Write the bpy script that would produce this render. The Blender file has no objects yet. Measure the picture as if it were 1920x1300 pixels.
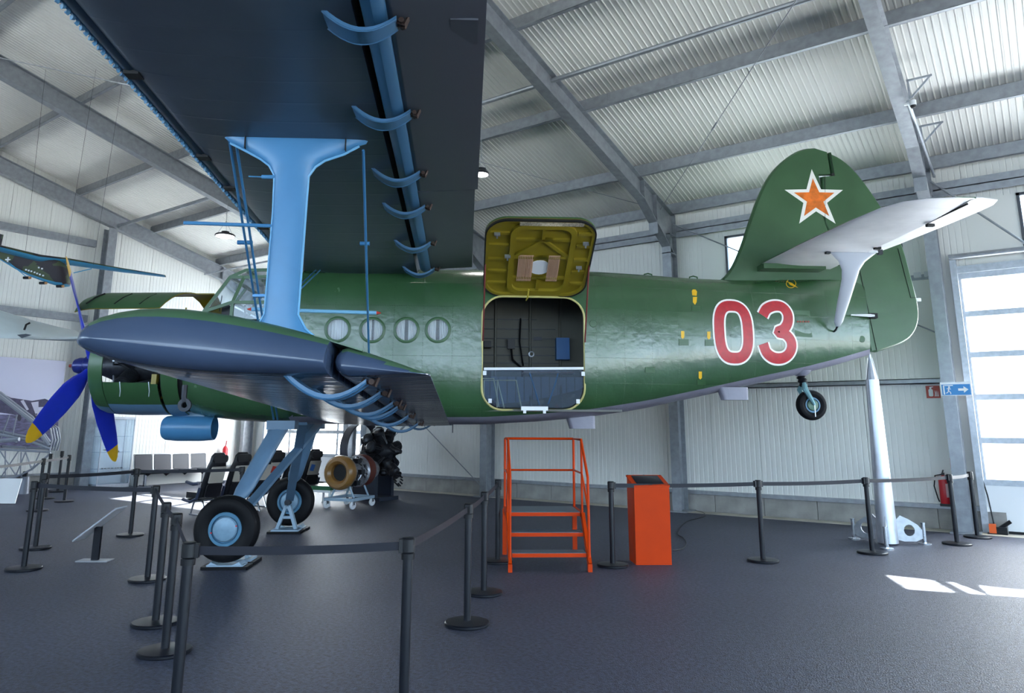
import bpy, bmesh, math, random
import numpy as np
from mathutils import Vector, Matrix
random.seed(7)
scene = bpy.context.scene
COL = scene.collection
R = math.radians
V3 = Vector

# ------------------------------------------------------------------ camera
F_PX, C_X, C_Y = 1361.8, 938.9, 514.6
PITCH, ROLL, CAM_H, YAW = .2062, .0050, 1.7203, .6316      # YAW: the view axis against the hangar's cross direction
A_ORG, A_ANG = (-9.38, 6.96), YAW + .0470                   # where the biplane stands and its heading

def _axes():
    cp, sp, cr, sr = math.cos(PITCH), math.sin(PITCH), math.cos(ROLL), math.sin(ROLL)
    right = np.array([1, 0, 0.]); fw = np.array([0, cp, sp]); up = np.array([0, -sp, cp])
    r = cr*right + sr*up; u = -sr*right + cr*up
    cy, sy = math.cos(YAW), math.sin(YAW)
    D = np.array([[cy, -sy, 0], [sy, cy, 0], [0, 0, 1]])
    return D @ r, D @ u, D @ fw
CR, CU, CF = _axes()
EYE = np.array([0, 0, CAM_H])
cam_d = bpy.data.cameras.new('camera'); cam = bpy.data.objects.new('camera', cam_d); COL.objects.link(cam)
cam_d.sensor_width = 36; cam_d.sensor_fit = 'HORIZONTAL'; cam_d.lens = F_PX/1920*36
cam_d.shift_x = (960 - C_X)/1920; cam_d.shift_y = (C_Y - 650)/1920
cam_d.clip_start = .05; cam_d.clip_end = 500
m = Matrix.Identity(4)
for i in range(3):
    m[i][0], m[i][1], m[i][2], m[i][3] = CR[i], CU[i], -CF[i], EYE[i]
cam.matrix_world = m
scene.camera = cam

# ------------------------------------------------------------------ light
SKY, SUN_E, EXPOSURE = 4.0, 20.0, 1.45
world = bpy.data.worlds.new('sky'); scene.world = world; world.use_nodes = True
bgn = world.node_tree.nodes['Background']
bgn.inputs['Color'].default_value = (.60, .80, 1.0, 1); bgn.inputs['Strength'].default_value = SKY
sun_d = bpy.data.lights.new('sun', 'SUN'); sun = bpy.data.objects.new('sun', sun_d); COL.objects.link(sun)
sun_d.energy = SUN_E; sun_d.angle = R(.6); sun_d.color = (1, .96, .9)
sun.rotation_euler = V3((.50, -1.11, -1)).to_track_quat('-Z', 'Y').to_euler()
sun.location = (-8, 22, 20)
vs = scene.view_settings
vs.view_transform = 'Standard'; vs.look = 'None'; vs.gamma = 1; vs.exposure = EXPOSURE; vs.use_curve_mapping = False
scene.cycles.max_bounces = 7; scene.cycles.diffuse_bounces = 5; scene.cycles.glossy_bounces = 3
scene.cycles.transparent_max_bounces = 12; scene.cycles.caustics_reflective = False; scene.cycles.caustics_refractive = False
scene.cycles.sample_clamp_indirect = 6
scene.cycles.use_denoising = True

# ------------------------------------------------------------------ pixel -> place (a pixel is a direction; a plane it lies on gives the distance)
def ray(px, py): return (px - C_X)/F_PX*CR - (py - C_Y)/F_PX*CU + CF
def on_z(px, py, z=0.):
    d = ray(px, py); return EYE + (z - EYE[2])/d[2]*d
def on_x(px, py, X): d = ray(px, py); return EYE + X/d[0]*d
def on_y(px, py, Y): d = ray(px, py); return EYE + Y/d[1]*d
AFT = np.array([math.cos(A_ANG), math.sin(A_ANG), 0]); PORT = np.array([math.sin(A_ANG), -math.cos(A_ANG), 0])
A0 = np.array([A_ORG[0], A_ORG[1], 0])
def loc(P): P = np.asarray(P) - A0; return np.array([P @ AFT, -(P @ PORT), P[2]])   # biplane frame: x aft, y starboard, z up
def a_y(px, py, v):          # point of the plane y = v (biplane frame)
    d = ray(px, py); t = ((A0 - PORT*v - EYE) @ PORT)/(d @ PORT); return loc(EYE + t*d)
def a_z(px, py, z): return loc(on_z(px, py, z))
def glob(x, y, z): return A0 + AFT*x - PORT*y + np.array([0, 0, z])

# ------------------------------------------------------------------ materials
def S(r, g, b):
    f = lambda c: (c/255/12.92) if c/255 <= .04045 else ((c/255 + .055)/1.055)**2.4
    return (f(r), f(g), f(b), 1)
MATS = {}
def mat(name, col, rough=.5, metal=0., var=0., scale=6., bump=0., bscale=40., coat=0., emit=None, alpha=None, trans=0., spec=.5, obj=True, stretch=None, detail=4):
    if name in MATS: return MATS[name]
    m = bpy.data.materials.new(name); m.use_nodes = True; MATS[name] = m
    nt = m.node_tree; b = nt.nodes['Principled BSDF']; N = nt.nodes.new; L = nt.links.new
    b.inputs['Base Color'].default_value = col; b.inputs['Roughness'].default_value = rough; b.inputs['Metallic'].default_value = metal
    b.inputs['Coat Weight'].default_value = coat; b.inputs['Transmission Weight'].default_value = trans
    b.inputs['Specular IOR Level'].default_value = spec
    if emit:
        b.inputs['Emission Color'].default_value = emit[0]; b.inputs['Emission Strength'].default_value = emit[1]
    if var or bump:
        tc = N('ShaderNodeTexCoord'); mp = N('ShaderNodeMapping'); L(tc.outputs['Object'], mp.inputs['Vector'])
        if stretch: mp.inputs['Scale'].default_value = stretch
    if var:
        n = N('ShaderNodeTexNoise'); n.inputs['Scale'].default_value = scale; n.inputs['Detail'].default_value = detail; L(mp.outputs['Vector'], n.inputs['Vector'])
        rp = N('ShaderNodeValToRGB'); rp.color_ramp.elements[0].position = .3; rp.color_ramp.elements[1].position = .7
        rp.color_ramp.elements[0].color = [max(0, c*(1 - var)) for c in col[:3]] + [1]
        rp.color_ramp.elements[1].color = [min(1, c*(1 + var)) for c in col[:3]] + [1]
        L(n.outputs['Fac'], rp.inputs['Fac']); L(rp.outputs['Color'], b.inputs['Base Color'])
        mr = N('ShaderNodeMapRange'); mr.inputs['To Min'].default_value = max(0, rough - .08); mr.inputs['To Max'].default_value = min(1, rough + .08)
        L(n.outputs['Fac'], mr.inputs['Value']); L(mr.outputs['Result'], b.inputs['Roughness'])
    if bump:
        n2 = N('ShaderNodeTexNoise'); n2.inputs['Scale'].default_value = bscale; n2.inputs['Detail'].default_value = 3; L(mp.outputs['Vector'], n2.inputs['Vector'])
        bp = N('ShaderNodeBump'); bp.inputs['Strength'].default_value = min(1, bump); bp.inputs['Distance'].default_value = .02
        L(n2.outputs['Fac'], bp.inputs['Height']); L(bp.outputs['Normal'], b.inputs['Normal'])
    return m
def glass(name, col, clear=.85, rough=.05):
    if name in MATS: return MATS[name]
    m = bpy.data.materials.new(name); m.use_nodes = True; MATS[name] = m
    nt = m.node_tree; nt.nodes.remove(nt.nodes['Principled BSDF']); N = nt.nodes.new; L = nt.links.new
    o = nt.nodes['Material Output']; t = N('ShaderNodeBsdfTransparent'); t.inputs['Color'].default_value = col
    g = N('ShaderNodeBsdfGlossy'); g.inputs['Roughness'].default_value = rough; g.inputs['Color'].default_value = (.9, .95, 1, 1)
    lw = N('ShaderNodeLayerWeight'); lw.inputs['Blend'].default_value = .5
    pw = N('ShaderNodeMath'); pw.operation = 'POWER'; pw.inputs[1].default_value = 4; L(lw.outputs['Facing'], pw.inputs[0])
    fr = N('ShaderNodeMath'); fr.operation = 'MULTIPLY_ADD'; fr.inputs[1].default_value = .6; fr.inputs[2].default_value = .05; L(pw.outputs[0], fr.inputs[0])
    mx = N('ShaderNodeMixShader'); L(fr.outputs[0], mx.inputs['Fac']); L(t.outputs['BSDF'], mx.inputs[1]); L(g.outputs['BSDF'], mx.inputs[2])
    d = N('ShaderNodeBsdfDiffuse'); d.inputs['Color'].default_value = col
    m2 = N('ShaderNodeMixShader'); m2.inputs['Fac'].default_value = clear; L(d.outputs['BSDF'], m2.inputs[1]); L(mx.outputs['Shader'], m2.inputs[2])
    L(m2.outputs['Shader'], o.inputs['Surface'])
    return m
def skin(name, col, rough=.34, dent=.5, rivet=True, var=.12, ribs=None, panel=(.42, .36), dscale=5.):
    """painted sheet: faint paint variation, shallow dents, rivet rows, or cloth over ribs"""
    if name in MATS: return MATS[name]
    m = mat(name, col, rough, var=var, scale=1.7)
    nt = m.node_tree; b = nt.nodes['Principled BSDF']; N = nt.nodes.new; L = nt.links.new
    tc = N('ShaderNodeTexCoord'); sp = N('ShaderNodeSeparateXYZ'); L(tc.outputs['Object'], sp.inputs[0])
    def M(op, a, bb=None, c=None):
        n = N('ShaderNodeMath'); n.operation = op
        for i, v in enumerate((a, bb, c)):
            if v is None: continue
            if isinstance(v, (int, float)): n.inputs[i].default_value = v
            else: L(v, n.inputs[i])
        return n.outputs[0]
    nz = N('ShaderNodeTexNoise'); nz.inputs['Scale'].default_value = dscale; nz.inputs['Detail'].default_value = 2.5; L(tc.outputs['Object'], nz.inputs['Vector'])
    h = M('MULTIPLY', nz.outputs['Fac'], dent*.016)
    if rivet:
        x, z = sp.outputs['X'], sp.outputs['Z']
        def row(u, v, pu, pv):
            a = M('ABSOLUTE', M('SUBTRACT', M('FRACT', M('DIVIDE', u, pu)), .5)); a = M('MULTIPLY', a, pu)      # distance to the row, metres
            c = M('ABSOLUTE', M('SUBTRACT', M('FRACT', M('DIVIDE', v, pv)), .5)); c = M('MULTIPLY', c, pv)
            d = M('SQRT', M('ADD', M('MULTIPLY', a, a), M('MULTIPLY', c, c)))
            dot = M('MULTIPLY', M('LESS_THAN', d, .0075), .003)
            seam = M('MULTIPLY', M('LESS_THAN', a, .0022), -.0012)
            return M('ADD', dot, seam)
        h = M('ADD', h, row(x, z, panel[0], .034)); h = M('ADD', h, row(z, x, panel[1], .034))
    if ribs:
        ax, pitch, depth = ribs
        s = M('ABSOLUTE', M('SUBTRACT', M('FRACT', M('DIVIDE', sp.outputs[ax], pitch)), .5))
        h = M('ADD', h, M('MULTIPLY', M('POWER', M('MULTIPLY', s, 2.), 14.), depth))
    bp = N('ShaderNodeBump'); bp.inputs['Strength'].default_value = .9; bp.inputs['Distance'].default_value = 1.
    L(h, bp.inputs['Height']); L(bp.outputs['Normal'], b.inputs['Normal'])
    return m

# ------------------------------------------------------------------ mesh helpers
def frame_of(d):
    d = V3(d).normalized(); a = V3((0, 0, 1)) if abs(d.z) < .95 else V3((1, 0, 0))
    u = d.cross(a).normalized(); return u, d.cross(u).normalized(), d
class MB:
    def __init__(s): s.v = []; s.f = []; s.m = []
    def add(s, vs, fs, mi=0):
        o = len(s.v); s.v += [tuple(float(c) for c in v) for v in vs]
        for f in fs: s.f.append([i + o for i in f]); s.m.append(mi)
        return s
    def box(s, a, b, mi=0, M=None):
        x0, y0, z0 = a; x1, y1, z1 = b
        vs = [(x0,y0,z0),(x1,y0,z0),(x1,y1,z0),(x0,y1,z0),(x0,y0,z1),(x1,y0,z1),(x1,y1,z1),(x0,y1,z1)]
        if M is not None: vs = [M @ V3(v) for v in vs]
        return s.add(vs, [(3,2,1,0),(4,5,6,7),(0,1,5,4),(1,2,6,5),(2,3,7,6),(3,0,4,7)], mi)
    def bar(s, p0, p1, w, h, up=(0, 0, 1), mi=0):       # rectangular bar between two points
        p0, p1 = V3(p0), V3(p1); d = (p1 - p0).normalized(); u = d.cross(V3(up))
        if u.length < 1e-4: u = d.cross(V3((1, 0, 0)))
        u.normalize(); k = u.cross(d)
        vs = [p + u*(a*w/2) + k*(b*h/2) for p in (p0, p1) for a, b in ((-1,-1),(1,-1),(1,1),(-1,1))]
        return s.add(vs, [(0,1,2,3),(7,6,5,4),(0,4,5,1),(1,5,6,2),(2,6,7,3),(3,7,4,0)], mi)
    def cyl(s, p0, p1, r0, r1=None, n=12, caps=True, mi=0):
        r1 = r0 if r1 is None else r1; p0, p1 = V3(p0), V3(p1); u, w, d = frame_of(p1 - p0)
        vs = []; 
        for p, r in ((p0, r0), (p1, r1)): vs += [p + (u*math.cos(2*math.pi*i/n) + w*math.sin(2*math.pi*i/n))*r for i in range(n)]
        fs = [(i, (i+1) % n, n + (i+1) % n, n + i) for i in range(n)]
        if caps: fs += [tuple(range(n))[::-1], tuple(range(n, 2*n))]
        return s.add(vs, fs, mi)
    def tube(s, pts, r, n=8, closed=False, mi=0, caps=True):
        pts = [V3(p) for p in pts]; k = len(pts); rr = r if isinstance(r, (list, tuple)) else [r]*k
        vs = []; u = None
        for i, p in enumerate(pts):
            if closed: d = pts[(i+1) % k] - pts[i-1]
            else: d = pts[min(i+1, k-1)] - pts[max(i-1, 0)]
            d.normalize()
            if u is None: u, w, _ = frame_of(d)
            else:
                u = (u - d*u.dot(d)); u = u.normalized() if u.length > 1e-5 else frame_of(d)[0]
                w = d.cross(u)
            vs += [p + (u*math.cos(2*math.pi*j/n) + w*math.sin(2*math.pi*j/n))*rr[i] for j in range(n)]
        fs = []
        for i in range(k if closed else k-1):
            a, b = i*n, ((i+1) % k)*n
            fs += [(a+j, a+(j+1) % n, b+(j+1) % n, b+j) for j in range(n)]
        if not closed and caps: fs += [tuple(range(n))[::-1], tuple(range((k-1)*n, k*n))]
        return s.add(vs, fs, mi)
    def lathe(s, prof, o, ax, n=24, mi=0, mis=None, a0=0, a1=2*math.pi):   # prof: (radius, distance along the axis)
        o = V3(o); u, w, d = frame_of(ax); full = abs(a1 - a0 - 2*math.pi) < 1e-6; k = n if full else n + 1
        vs = []
        for r, h in prof: vs += [o + d*h + (u*math.cos(a0 + (a1-a0)*i/n) + w*math.sin(a0 + (a1-a0)*i/n))*r for i in range(k)]
        base = len(s.v); s.v += [tuple(v) for v in vs]
        for j in range(len(prof) - 1):
            for i in range(n):
                i2 = (i+1) % k
                s.f.append([base + j*k + i, base + j*k + i2, base + (j+1)*k + i2, base + (j+1)*k + i]); s.m.append(mis[j] if mis else mi)
        return s
    def loft(s, rings, caps=True, closed=True, mi=0):
        n = len(rings[0]); vs = [p for r in rings for p in r]; fs = []
        for i in range(len(rings) - 1):
            for j in range(n if closed else n - 1):
                fs.append((i*n + j, i*n + (j+1) % n, (i+1)*n + (j+1) % n, (i+1)*n + j))
        if caps: fs += [tuple(range(n))[::-1], tuple(range((len(rings)-1)*n, len(rings)*n))]
        return s.add(vs, fs, mi)
    def prism(s, poly, fn, t0, t1, mi=0):     # outline (u, v) pushed from t0 to t1; fn(u, v, t) -> point
        n = len(poly); vs = [fn(u, v, t0) for u, v in poly] + [fn(u, v, t1) for u, v in poly]
        return s.add(vs, [tuple(range(n))[::-1], tuple(range(n, 2*n))] + [(i, (i+1) % n, n + (i+1) % n, n + i) for i in range(n)], mi)
    def mesh(s, name, mats, smooth=30):
        me = bpy.data.meshes.new(name); me.from_pydata(s.v, [], s.f)
        for mm in (mats if isinstance(mats, (list, tuple)) else [mats]): me.materials.append(mm)
        if len(set(s.m)) > 1: me.polygons.foreach_set('material_index', s.m)
        bm = bmesh.new(); bm.from_mesh(me); bmesh.ops.remove_doubles(bm, verts=bm.verts, dist=1e-6); bmesh.ops.recalc_face_normals(bm, faces=bm.faces); bm.to_mesh(me); bm.free()
        if smooth:
            me.polygons.foreach_set('use_smooth', [True]*len(me.polygons)); me.set_sharp_from_angle(angle=R(smooth))
        me.update(); return me
    def build(s, name, mats, parent=None, smooth=30, at=(0, 0, 0), rot=0):
        return put(name, s.mesh(name, mats, smooth), parent, at, rot)
def put(name, me, parent=None, at=(0, 0, 0), rot=0):
    o = bpy.data.objects.new(name, me); COL.objects.link(o); o.location = at
    if rot: o.rotation_euler = rot if isinstance(rot, (tuple, list)) else (0, 0, rot)
    if parent: o.parent = parent
    return o
def tag(o, label=None, cat=None, group=None, kind=None):
    if label: o['label'] = label
    if cat: o['category'] = cat
    if group: o['group'] = group
    if kind: o['kind'] = kind
    return o
def thing(name, label, cat, at=(0, 0, 0), rot=0, group=None):
    o = bpy.data.objects.new(name, None); COL.objects.link(o); o.location = at; o.rotation_euler = (0, 0, rot); o.empty_display_size = .2
    return tag(o, label, cat, group)
def struct(o, label=None):
    o['kind'] = 'structure'
    if label: o['label'] = label
    return o
def dup(o, parent=None, at=None, rot=None, label=None, group=None):
    c = o.copy(); COL.objects.link(c); c.parent = parent
    if at is not None: c.location = at
    if rot is not None: c.rotation_euler = (0, 0, rot)
    if label: c['label'] = label
    if group: c['group'] = group
    for k in list(o.children): dup(k, c)
    return c
def boolean(o, cutters, op='DIFFERENCE'):
    for c in cutters:
        md = o.modifiers.new('b', 'BOOLEAN'); md.operation = op; md.object = c; md.solver = 'EXACT'
        try: md.material_mode = 'TRANSFER'
        except Exception: pass
    bpy.context.view_layer.update()
    dg = bpy.context.evaluated_depsgraph_get()
    me = bpy.data.meshes.new_from_object(o.evaluated_get(dg)); o.modifiers.clear(); o.data = me
    for c in cutters: bpy.data.objects.remove(c)
def lerp(a, b, t): return a + (b - a)*t
def arc(cx, cy, r, a0, a1, n): return [(cx + r*math.cos(R(lerp(a0, a1, i/n))), cy + r*math.sin(R(lerp(a0, a1, i/n)))) for i in range(n + 1)]
def rrect(x0, y0, x1, y1, r, n=5):
    return arc(x1-r, y1-r, r, 0, 90, n) + arc(x0+r, y1-r, r, 90, 180, n) + arc(x0+r, y0+r, r, 180, 270, n) + arc(x1-r, y0+r, r, 270, 360, n)

galv = mat('galvanised_steel', S(150, 154, 160), .45, .55, var=.14, scale=9, bump=.05)
galv_light = mat('galvanised_steel_bright', S(178, 184, 192), .42, .35, var=.12, scale=14)
white_panel = mat('white_coated_sheet', S(226, 226, 222), .5, var=.02, scale=.6)
roof_panel = mat('white_roof_sheet', S(222, 221, 216), .42, var=.03, scale=.5)
concrete = mat('concrete', S(150, 148, 145), .85, var=.22, scale=3, bump=.2, bscale=30)
black_plastic = mat('black_plastic', S(15, 16, 21), .42, spec=.35)
black_metal = mat('black_powder_coat', S(14, 17, 26), .36, spec=.35)
chrome = mat('chrome', S(200, 204, 210), .2, .9)
dark_steel = mat('dark_steel', S(48, 50, 56), .45, .6, var=.2, scale=20)
alu = mat('aluminium', S(190, 196, 206), .35, .75, var=.08, scale=8)
white_plain = mat('white_lacquer', S(232, 234, 238), .4)
rubber = mat('tyre_rubber', S(13, 13, 17), .62, spec=.2, var=.15, scale=12, bump=.05)
red_paint = mat('signal_red', S(190, 30, 40), .4)
# ------------------------------------------------------------------ hangar
YW, XG, RIDGE_Y, YF = 15.36, -21.7, 3.0, -9.4
XR_END = 9.0
FR = [-21.45, -16.45, -11.38, -6.3, -1.24, 3.85, 8.9]
SLOPE = .263
def raft_top(Y): return 10.44 - SLOPE*(Y if Y >= RIDGE_Y else 2*RIDGE_Y - Y)     # top flange of the rafters
PUR_H = .26
asphalt = mat('asphalt_floor', S(63, 67, 84), .5, spec=.4, var=.7, scale=30, bump=.8, bscale=90, detail=9)
nt = asphalt.node_tree; N = nt.nodes.new; L = nt.links.new; b = nt.nodes['Principled BSDF']
tc = N('ShaderNodeTexCoord'); n1 = N('ShaderNodeTexNoise'); n1.inputs['Scale'].default_value = .45; n1.inputs['Detail'].default_value = 5; L(tc.outputs['Object'], n1.inputs['Vector'])
mr = N('ShaderNodeMapRange'); mr.inputs['From Min'].default_value = .3; mr.inputs['From Max'].default_value = .7; mr.inputs['To Min'].default_value = .82; mr.inputs['To Max'].default_value = 1.12; L(n1.outputs['Fac'], mr.inputs['Value'])
vo = N('ShaderNodeTexVoronoi'); vo.inputs['Scale'].default_value = 60; L(tc.outputs['Object'], vo.inputs['Vector'])
lt = N('ShaderNodeMath'); lt.operation = 'LESS_THAN'; lt.inputs[1].default_value = .11; L(vo.outputs['Distance'], lt.inputs[0])
mul = N('ShaderNodeMath'); mul.operation = 'MULTIPLY_ADD'; mul.inputs[1].default_value = .35; L(lt.outputs[0], mul.inputs[0]); L(mr.outputs['Result'], mul.inputs[2])
old = b.inputs['Base Color'].links[0].from_socket
mx = N('ShaderNodeMix'); mx.data_type = 'RGBA'; mx.blend_type = 'MULTIPLY'; mx.inputs[0].default_value = 1; L(old, mx.inputs[6]); L(mul.outputs[0], mx.inputs[7]); L(mx.outputs[2], b.inputs['Base Color'])

floor = struct(MB().box((XG - .2, YF, -.2), (XR_END + 4, YW + .1, 0)).build('floor', asphalt, smooth=0), 'dark grey asphalt hangar floor')
apron = struct(MB().box((-60, -60, -.25), (60, YF, -.02)).build('ground', mat('concrete_apron', S(178, 176, 170), .9, var=.1, scale=.4), smooth=0), 'pale concrete apron outside the hangar')
apron_e = struct(MB().box((XR_END + 4, YF, -.25), (60, YW + .1, -.02)).build('ground', MATS['concrete_apron'], smooth=0), 'pale concrete apron beside the open gable')
apron_n = struct(MB().box((-60, YW + .5, -.3), (60, 70, -.05)).build('ground', MATS['concrete_apron'], smooth=0), 'pale paving behind the hangar')

def rib_sheet(w, ln, pitch, gr, depth):
    """a sheet of width w (x) and length ln (y) with shallow grooves along y, face towards -z"""
    xs = []; x = 0; n = round(w/pitch)
    for i in range(n):
        a = i*pitch; xs += [(a, 0), (a + pitch - 3*gr, 0), (a + pitch - 2*gr, depth), (a + pitch - gr, depth)]
    xs += [(w, 0)]
    b = MB(); k = len(xs)
    vs = [(x, 0, z) for x, z in xs] + [(x, ln, z) for x, z in xs]
    b.add(vs, [(i, i+1, k+i+1, k+i) for i in range(k-1)])
    b.box((-.006, 0, max(depth, 0) + .002), (w + .006, ln, max(depth, 0) + .06))
    return b
# walls: vertical sheets; each sheet is a piece of its wall
wall_back = struct(MB().box((XG, YW + .06, .42), (XG + .05, YW + .1, 6.6)).build('wall_back', white_panel, smooth=0), 'white sheet metal wall behind the biplane')
wall_left = struct(MB().box((XG - .1, YW, .42), (XG - .06, YW + .05, 6.4)).build('wall_left', white_panel, smooth=0), 'white sheet metal gable wall')
sheet_cache = {}
def back_sheet(x, w, z0, z1):
    key = (round(w, 3), round(z1 - z0, 3))
    if key not in sheet_cache: sheet_cache[key] = rib_sheet(w - .008, z1 - z0, w/10, .008, .006).mesh('wall_panel', white_panel, 0)
    o = put('wall_panel', sheet_cache[key], wall_back); o.rotation_euler = (R(90), 0, 0); o.location = (x + .004, YW - .005, z0)
    # local y -> z, local z -> -y ; turn round so that the grooved face looks into the hall
    o.rotation_euler = (R(90), 0, 0); o.scale = (1, 1, -1)
WIN_Z0, WIN_Z1 = 4.60, 5.82
WINS = [(-20.9, -16.9), (-5.15, -1.75), (.1, 3.3), (5.2, 8.2)]
DOORS = [(-20.75, -16.2, 1), (-.92, 3.35, 2)]
DOOR_TOP = 4.42
def ov(x, a, b_): return min(x + 1, b_) - max(x, a) > .02
for i in range(31):
    x = XG + .02 + i*1.0
    if x > XR_END: break
    c = x + .5
    segs = [(.42, 6.55)]
    win = any(ov(x, a, b_) for a, b_ in WINS); dr = any(ov(x, a, b_) for a, b_, _ in DOORS)
    if win: segs = [(.42, WIN_Z0), (WIN_Z1, 6.55)]
    if dr: segs = [(DOOR_TOP, WIN_Z0), (WIN_Z1, 6.55)] if win else [(DOOR_TOP, 6.55)]
    for z0, z1 in segs: back_sheet(x, 1.0, z0, z1)
# filler sheets beside windows and doors
def filler(x0, x1, z0, z1): MB().box((x0, YW - .004, z0), (x1, YW + .05, z1)).build('wall_panel', white_panel, wall_back, smooth=0)
for a, b_ in WINS:
    cov = [XG + .02 + i for i in range(31) if ov(XG + .02 + i, a, b_)]
    filler(cov[0], a, WIN_Z0, WIN_Z1); filler(b_, cov[-1] + 1, WIN_Z0, WIN_Z1)
for a, b_, _ in DOORS:
    cov = [XG + .02 + i for i in range(31) if ov(XG + .02 + i, a, b_)]
    if cov[0] < a: filler(cov[0], a, .42, DOOR_TOP)
    if cov[-1] + 1 > b_: filler(b_, cov[-1] + 1, .42, DOOR_TOP)
win_glass = glass('clear_window_glass', (.92, .96, 1, 1), .97)
frame_grey = mat('window_frame_grey', S(70, 74, 82), .5)
MULL = {1: [-4.13, -3.5], 0: [-19.6, -18.2], 2: [1.2, 2.3], 3: [6.7]}
for k, (a, b_) in enumerate(WINS):
    f = MB(); w = .05
    f.box((a, YW - .03, WIN_Z0), (b_, YW + .05, WIN_Z0 + w)).box((a, YW - .03, WIN_Z1 - w), (b_, YW + .05, WIN_Z1))
    f.box((a, YW - .03, WIN_Z0), (a + w, YW + .05, WIN_Z1)).box((b_ - w, YW - .03, WIN_Z0), (b_, YW + .05, WIN_Z1))
    for mxx in MULL[k]: f.box((mxx - .06, YW - .03, WIN_Z0), (mxx + .06, YW + .05, WIN_Z1))
    wf = struct(f.build(f'window_{k+1}', frame_grey, smooth=0), 'high window strip with dark frame in the white wall')
    ed = [a] + MULL[k] + [b_]
    for e0, e1 in zip(ed, ed[1:]): MB().box((e0 + .05, YW + .01, WIN_Z0 + .04), (e1 - .05, YW + .016, WIN_Z1 - .04)).build('pane', win_glass, wf, smooth=0)
# sectional doors with milky panes
milky = bpy.data.materials.new('milky_door_pane'); milky.use_nodes = True; nt = milky.node_tree; nt.nodes.remove(nt.nodes['Principled BSDF'])
tl = nt.nodes.new('ShaderNodeBsdfTranslucent'); tl.inputs['Color'].default_value = (.93, .95, .97, 1)
gl = nt.nodes.new('ShaderNodeBsdfTransparent'); gl.inputs['Color'].default_value = (1, 1, 1, 1)
ms = nt.nodes.new('ShaderNodeMixShader'); ms.inputs[0].default_value = .22; nt.links.new(tl.outputs[0], ms.inputs[1]); nt.links.new(gl.outputs[0], ms.inputs[2]); nt.links.new(ms.outputs[0], nt.nodes['Material Output'].inputs['Surface'])
door_white = mat('door_section_white', S(235, 236, 238), .4)
for (a, b_, k) in DOORS:
    bars = [.82, 1.52, 2.26, 3.0, 3.73, DOOR_TOP]
    d = struct(MB().box((a, YW - .02, .03), (b_, YW + .04, .80)).build(f'door_{k}', door_white, smooth=0), 'white sectional hangar door with milky panes')
    MB().box((a, YW - .03, 0), (b_, YW + .03, .04)).build('bottom_seal', black_plastic, d, smooth=0)
    n = 3 if k == 2 else 4
    for j, z in enumerate(bars):
        MB().box((a, YW - .03, z - .05), (b_, YW + .04, z + .05)).build('door_rail', galv_light, d, smooth=0)
    for j in range(n + 1):
        x = lerp(a, b_, j/n)
        for z0, z1 in zip(bars, bars[1:]):
            MB().box((x - .04 if j else x, YW - .025, z0 + .05), (x + .04 if j < n else x, YW + .035, z1 - .05)).build('door_stile', galv_light, d, smooth=0)
    for z0, z1 in zip(bars, bars[1:]):
        for j in range(n):
            MB().box((lerp(a, b_, j/n) + .04, YW, z0 + .05), (lerp(a, b_, (j+1)/n) - .04, YW + .008, z1 - .05)).build('pane', milky, d, smooth=0)
    # guide rails and posts on both sides, tube above
    for x in (a - .05, b_ + .05):
        MB().box((x - .05, YW - .16, 0), (x + .05, YW - .03, DOOR_TOP + .3)).build('guide_rail', galv_light, d, smooth=0)
    MB().cyl((a - .1, YW - .18, DOOR_TOP + .34), (b_ + .1, YW - .18, DOOR_TOP + .34), .05, n=10).build('spring_shaft', galv, d)
    MB().box((a - .1, YW - .1, DOOR_TOP + .05), (b_ + .1, YW - .02, DOOR_TOP + .18)).build('lintel', galv_light, d, smooth=0)
# concrete plinth of blocks, sill rail and girts on the back wall
plb = MB()
for a, b_ in ((XG, -20.80), (-16.15, -.97), (3.40, XR_END)): plb.box((a, YW - .02, 0), (b_, YW + .1, .36))
plinth = struct(plb.build('baseboard_back', concrete, smooth=0), 'grey concrete plinth along the wall')
x = XG + .05; blk = {}
while x < XR_END:
    w = 1.0
    if not any(a - .15 < x + .5 < b_ + .15 for a, b_, _ in DOORS):
        o = put('concrete_block', blk.setdefault(0, MB().box((0, 0, 0), (w - .012, .05, .335)).mesh('concrete_block', concrete, 0)), plinth, (x, YW - .075, .002))
    x += w
tr = 0
def trim(bm, m_, label, smooth=0):
    global tr
    tr += 1; return struct(bm.build(f'trim_{tr}', m_, smooth=smooth), label)
segsX = [(XG, -20.85), (-16.1, -1.0), (3.45, XR_END)]
for a, b_ in segsX: trim(MB().box((a, YW - .12, .345), (b_, YW - .004, .42)), galv, 'grey steel sill rail above the concrete plinth')
for a, b_ in zip(FR, FR[1:]):
    if b_ > -20 and a > -17 and a < -2:
        trim(MB().box((a + .1, YW - .15, 2.59), (b_ - .1, YW - .01, 2.605)).box((a + .1, YW - .15, 2.51), (b_ - .1, YW - .135, 2.605)).box((a + .1, YW - .15, 2.51), (b_ - .1, YW - .01, 2.525)), galv, 'horizontal steel girt on the white wall')
for a, b_ in zip(FR[:-1], FR[1:]):
    trim(MB().box((a + .1, YW - .16, 6.05), (b_ - .1, YW - .01, 6.07)).box((a + .1, YW - .16, 5.92), (b_ - .1, YW - .145, 6.2)), galv, 'horizontal steel eaves girt on the white wall')
kerb = trim(MB().box((XG, YW - .5, .001), (XR_END, YW - .12, .006)), mat('pale_screed', S(190, 184, 172), .9, var=.2, scale=2), 'pale screed strip along the wall foot')
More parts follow.
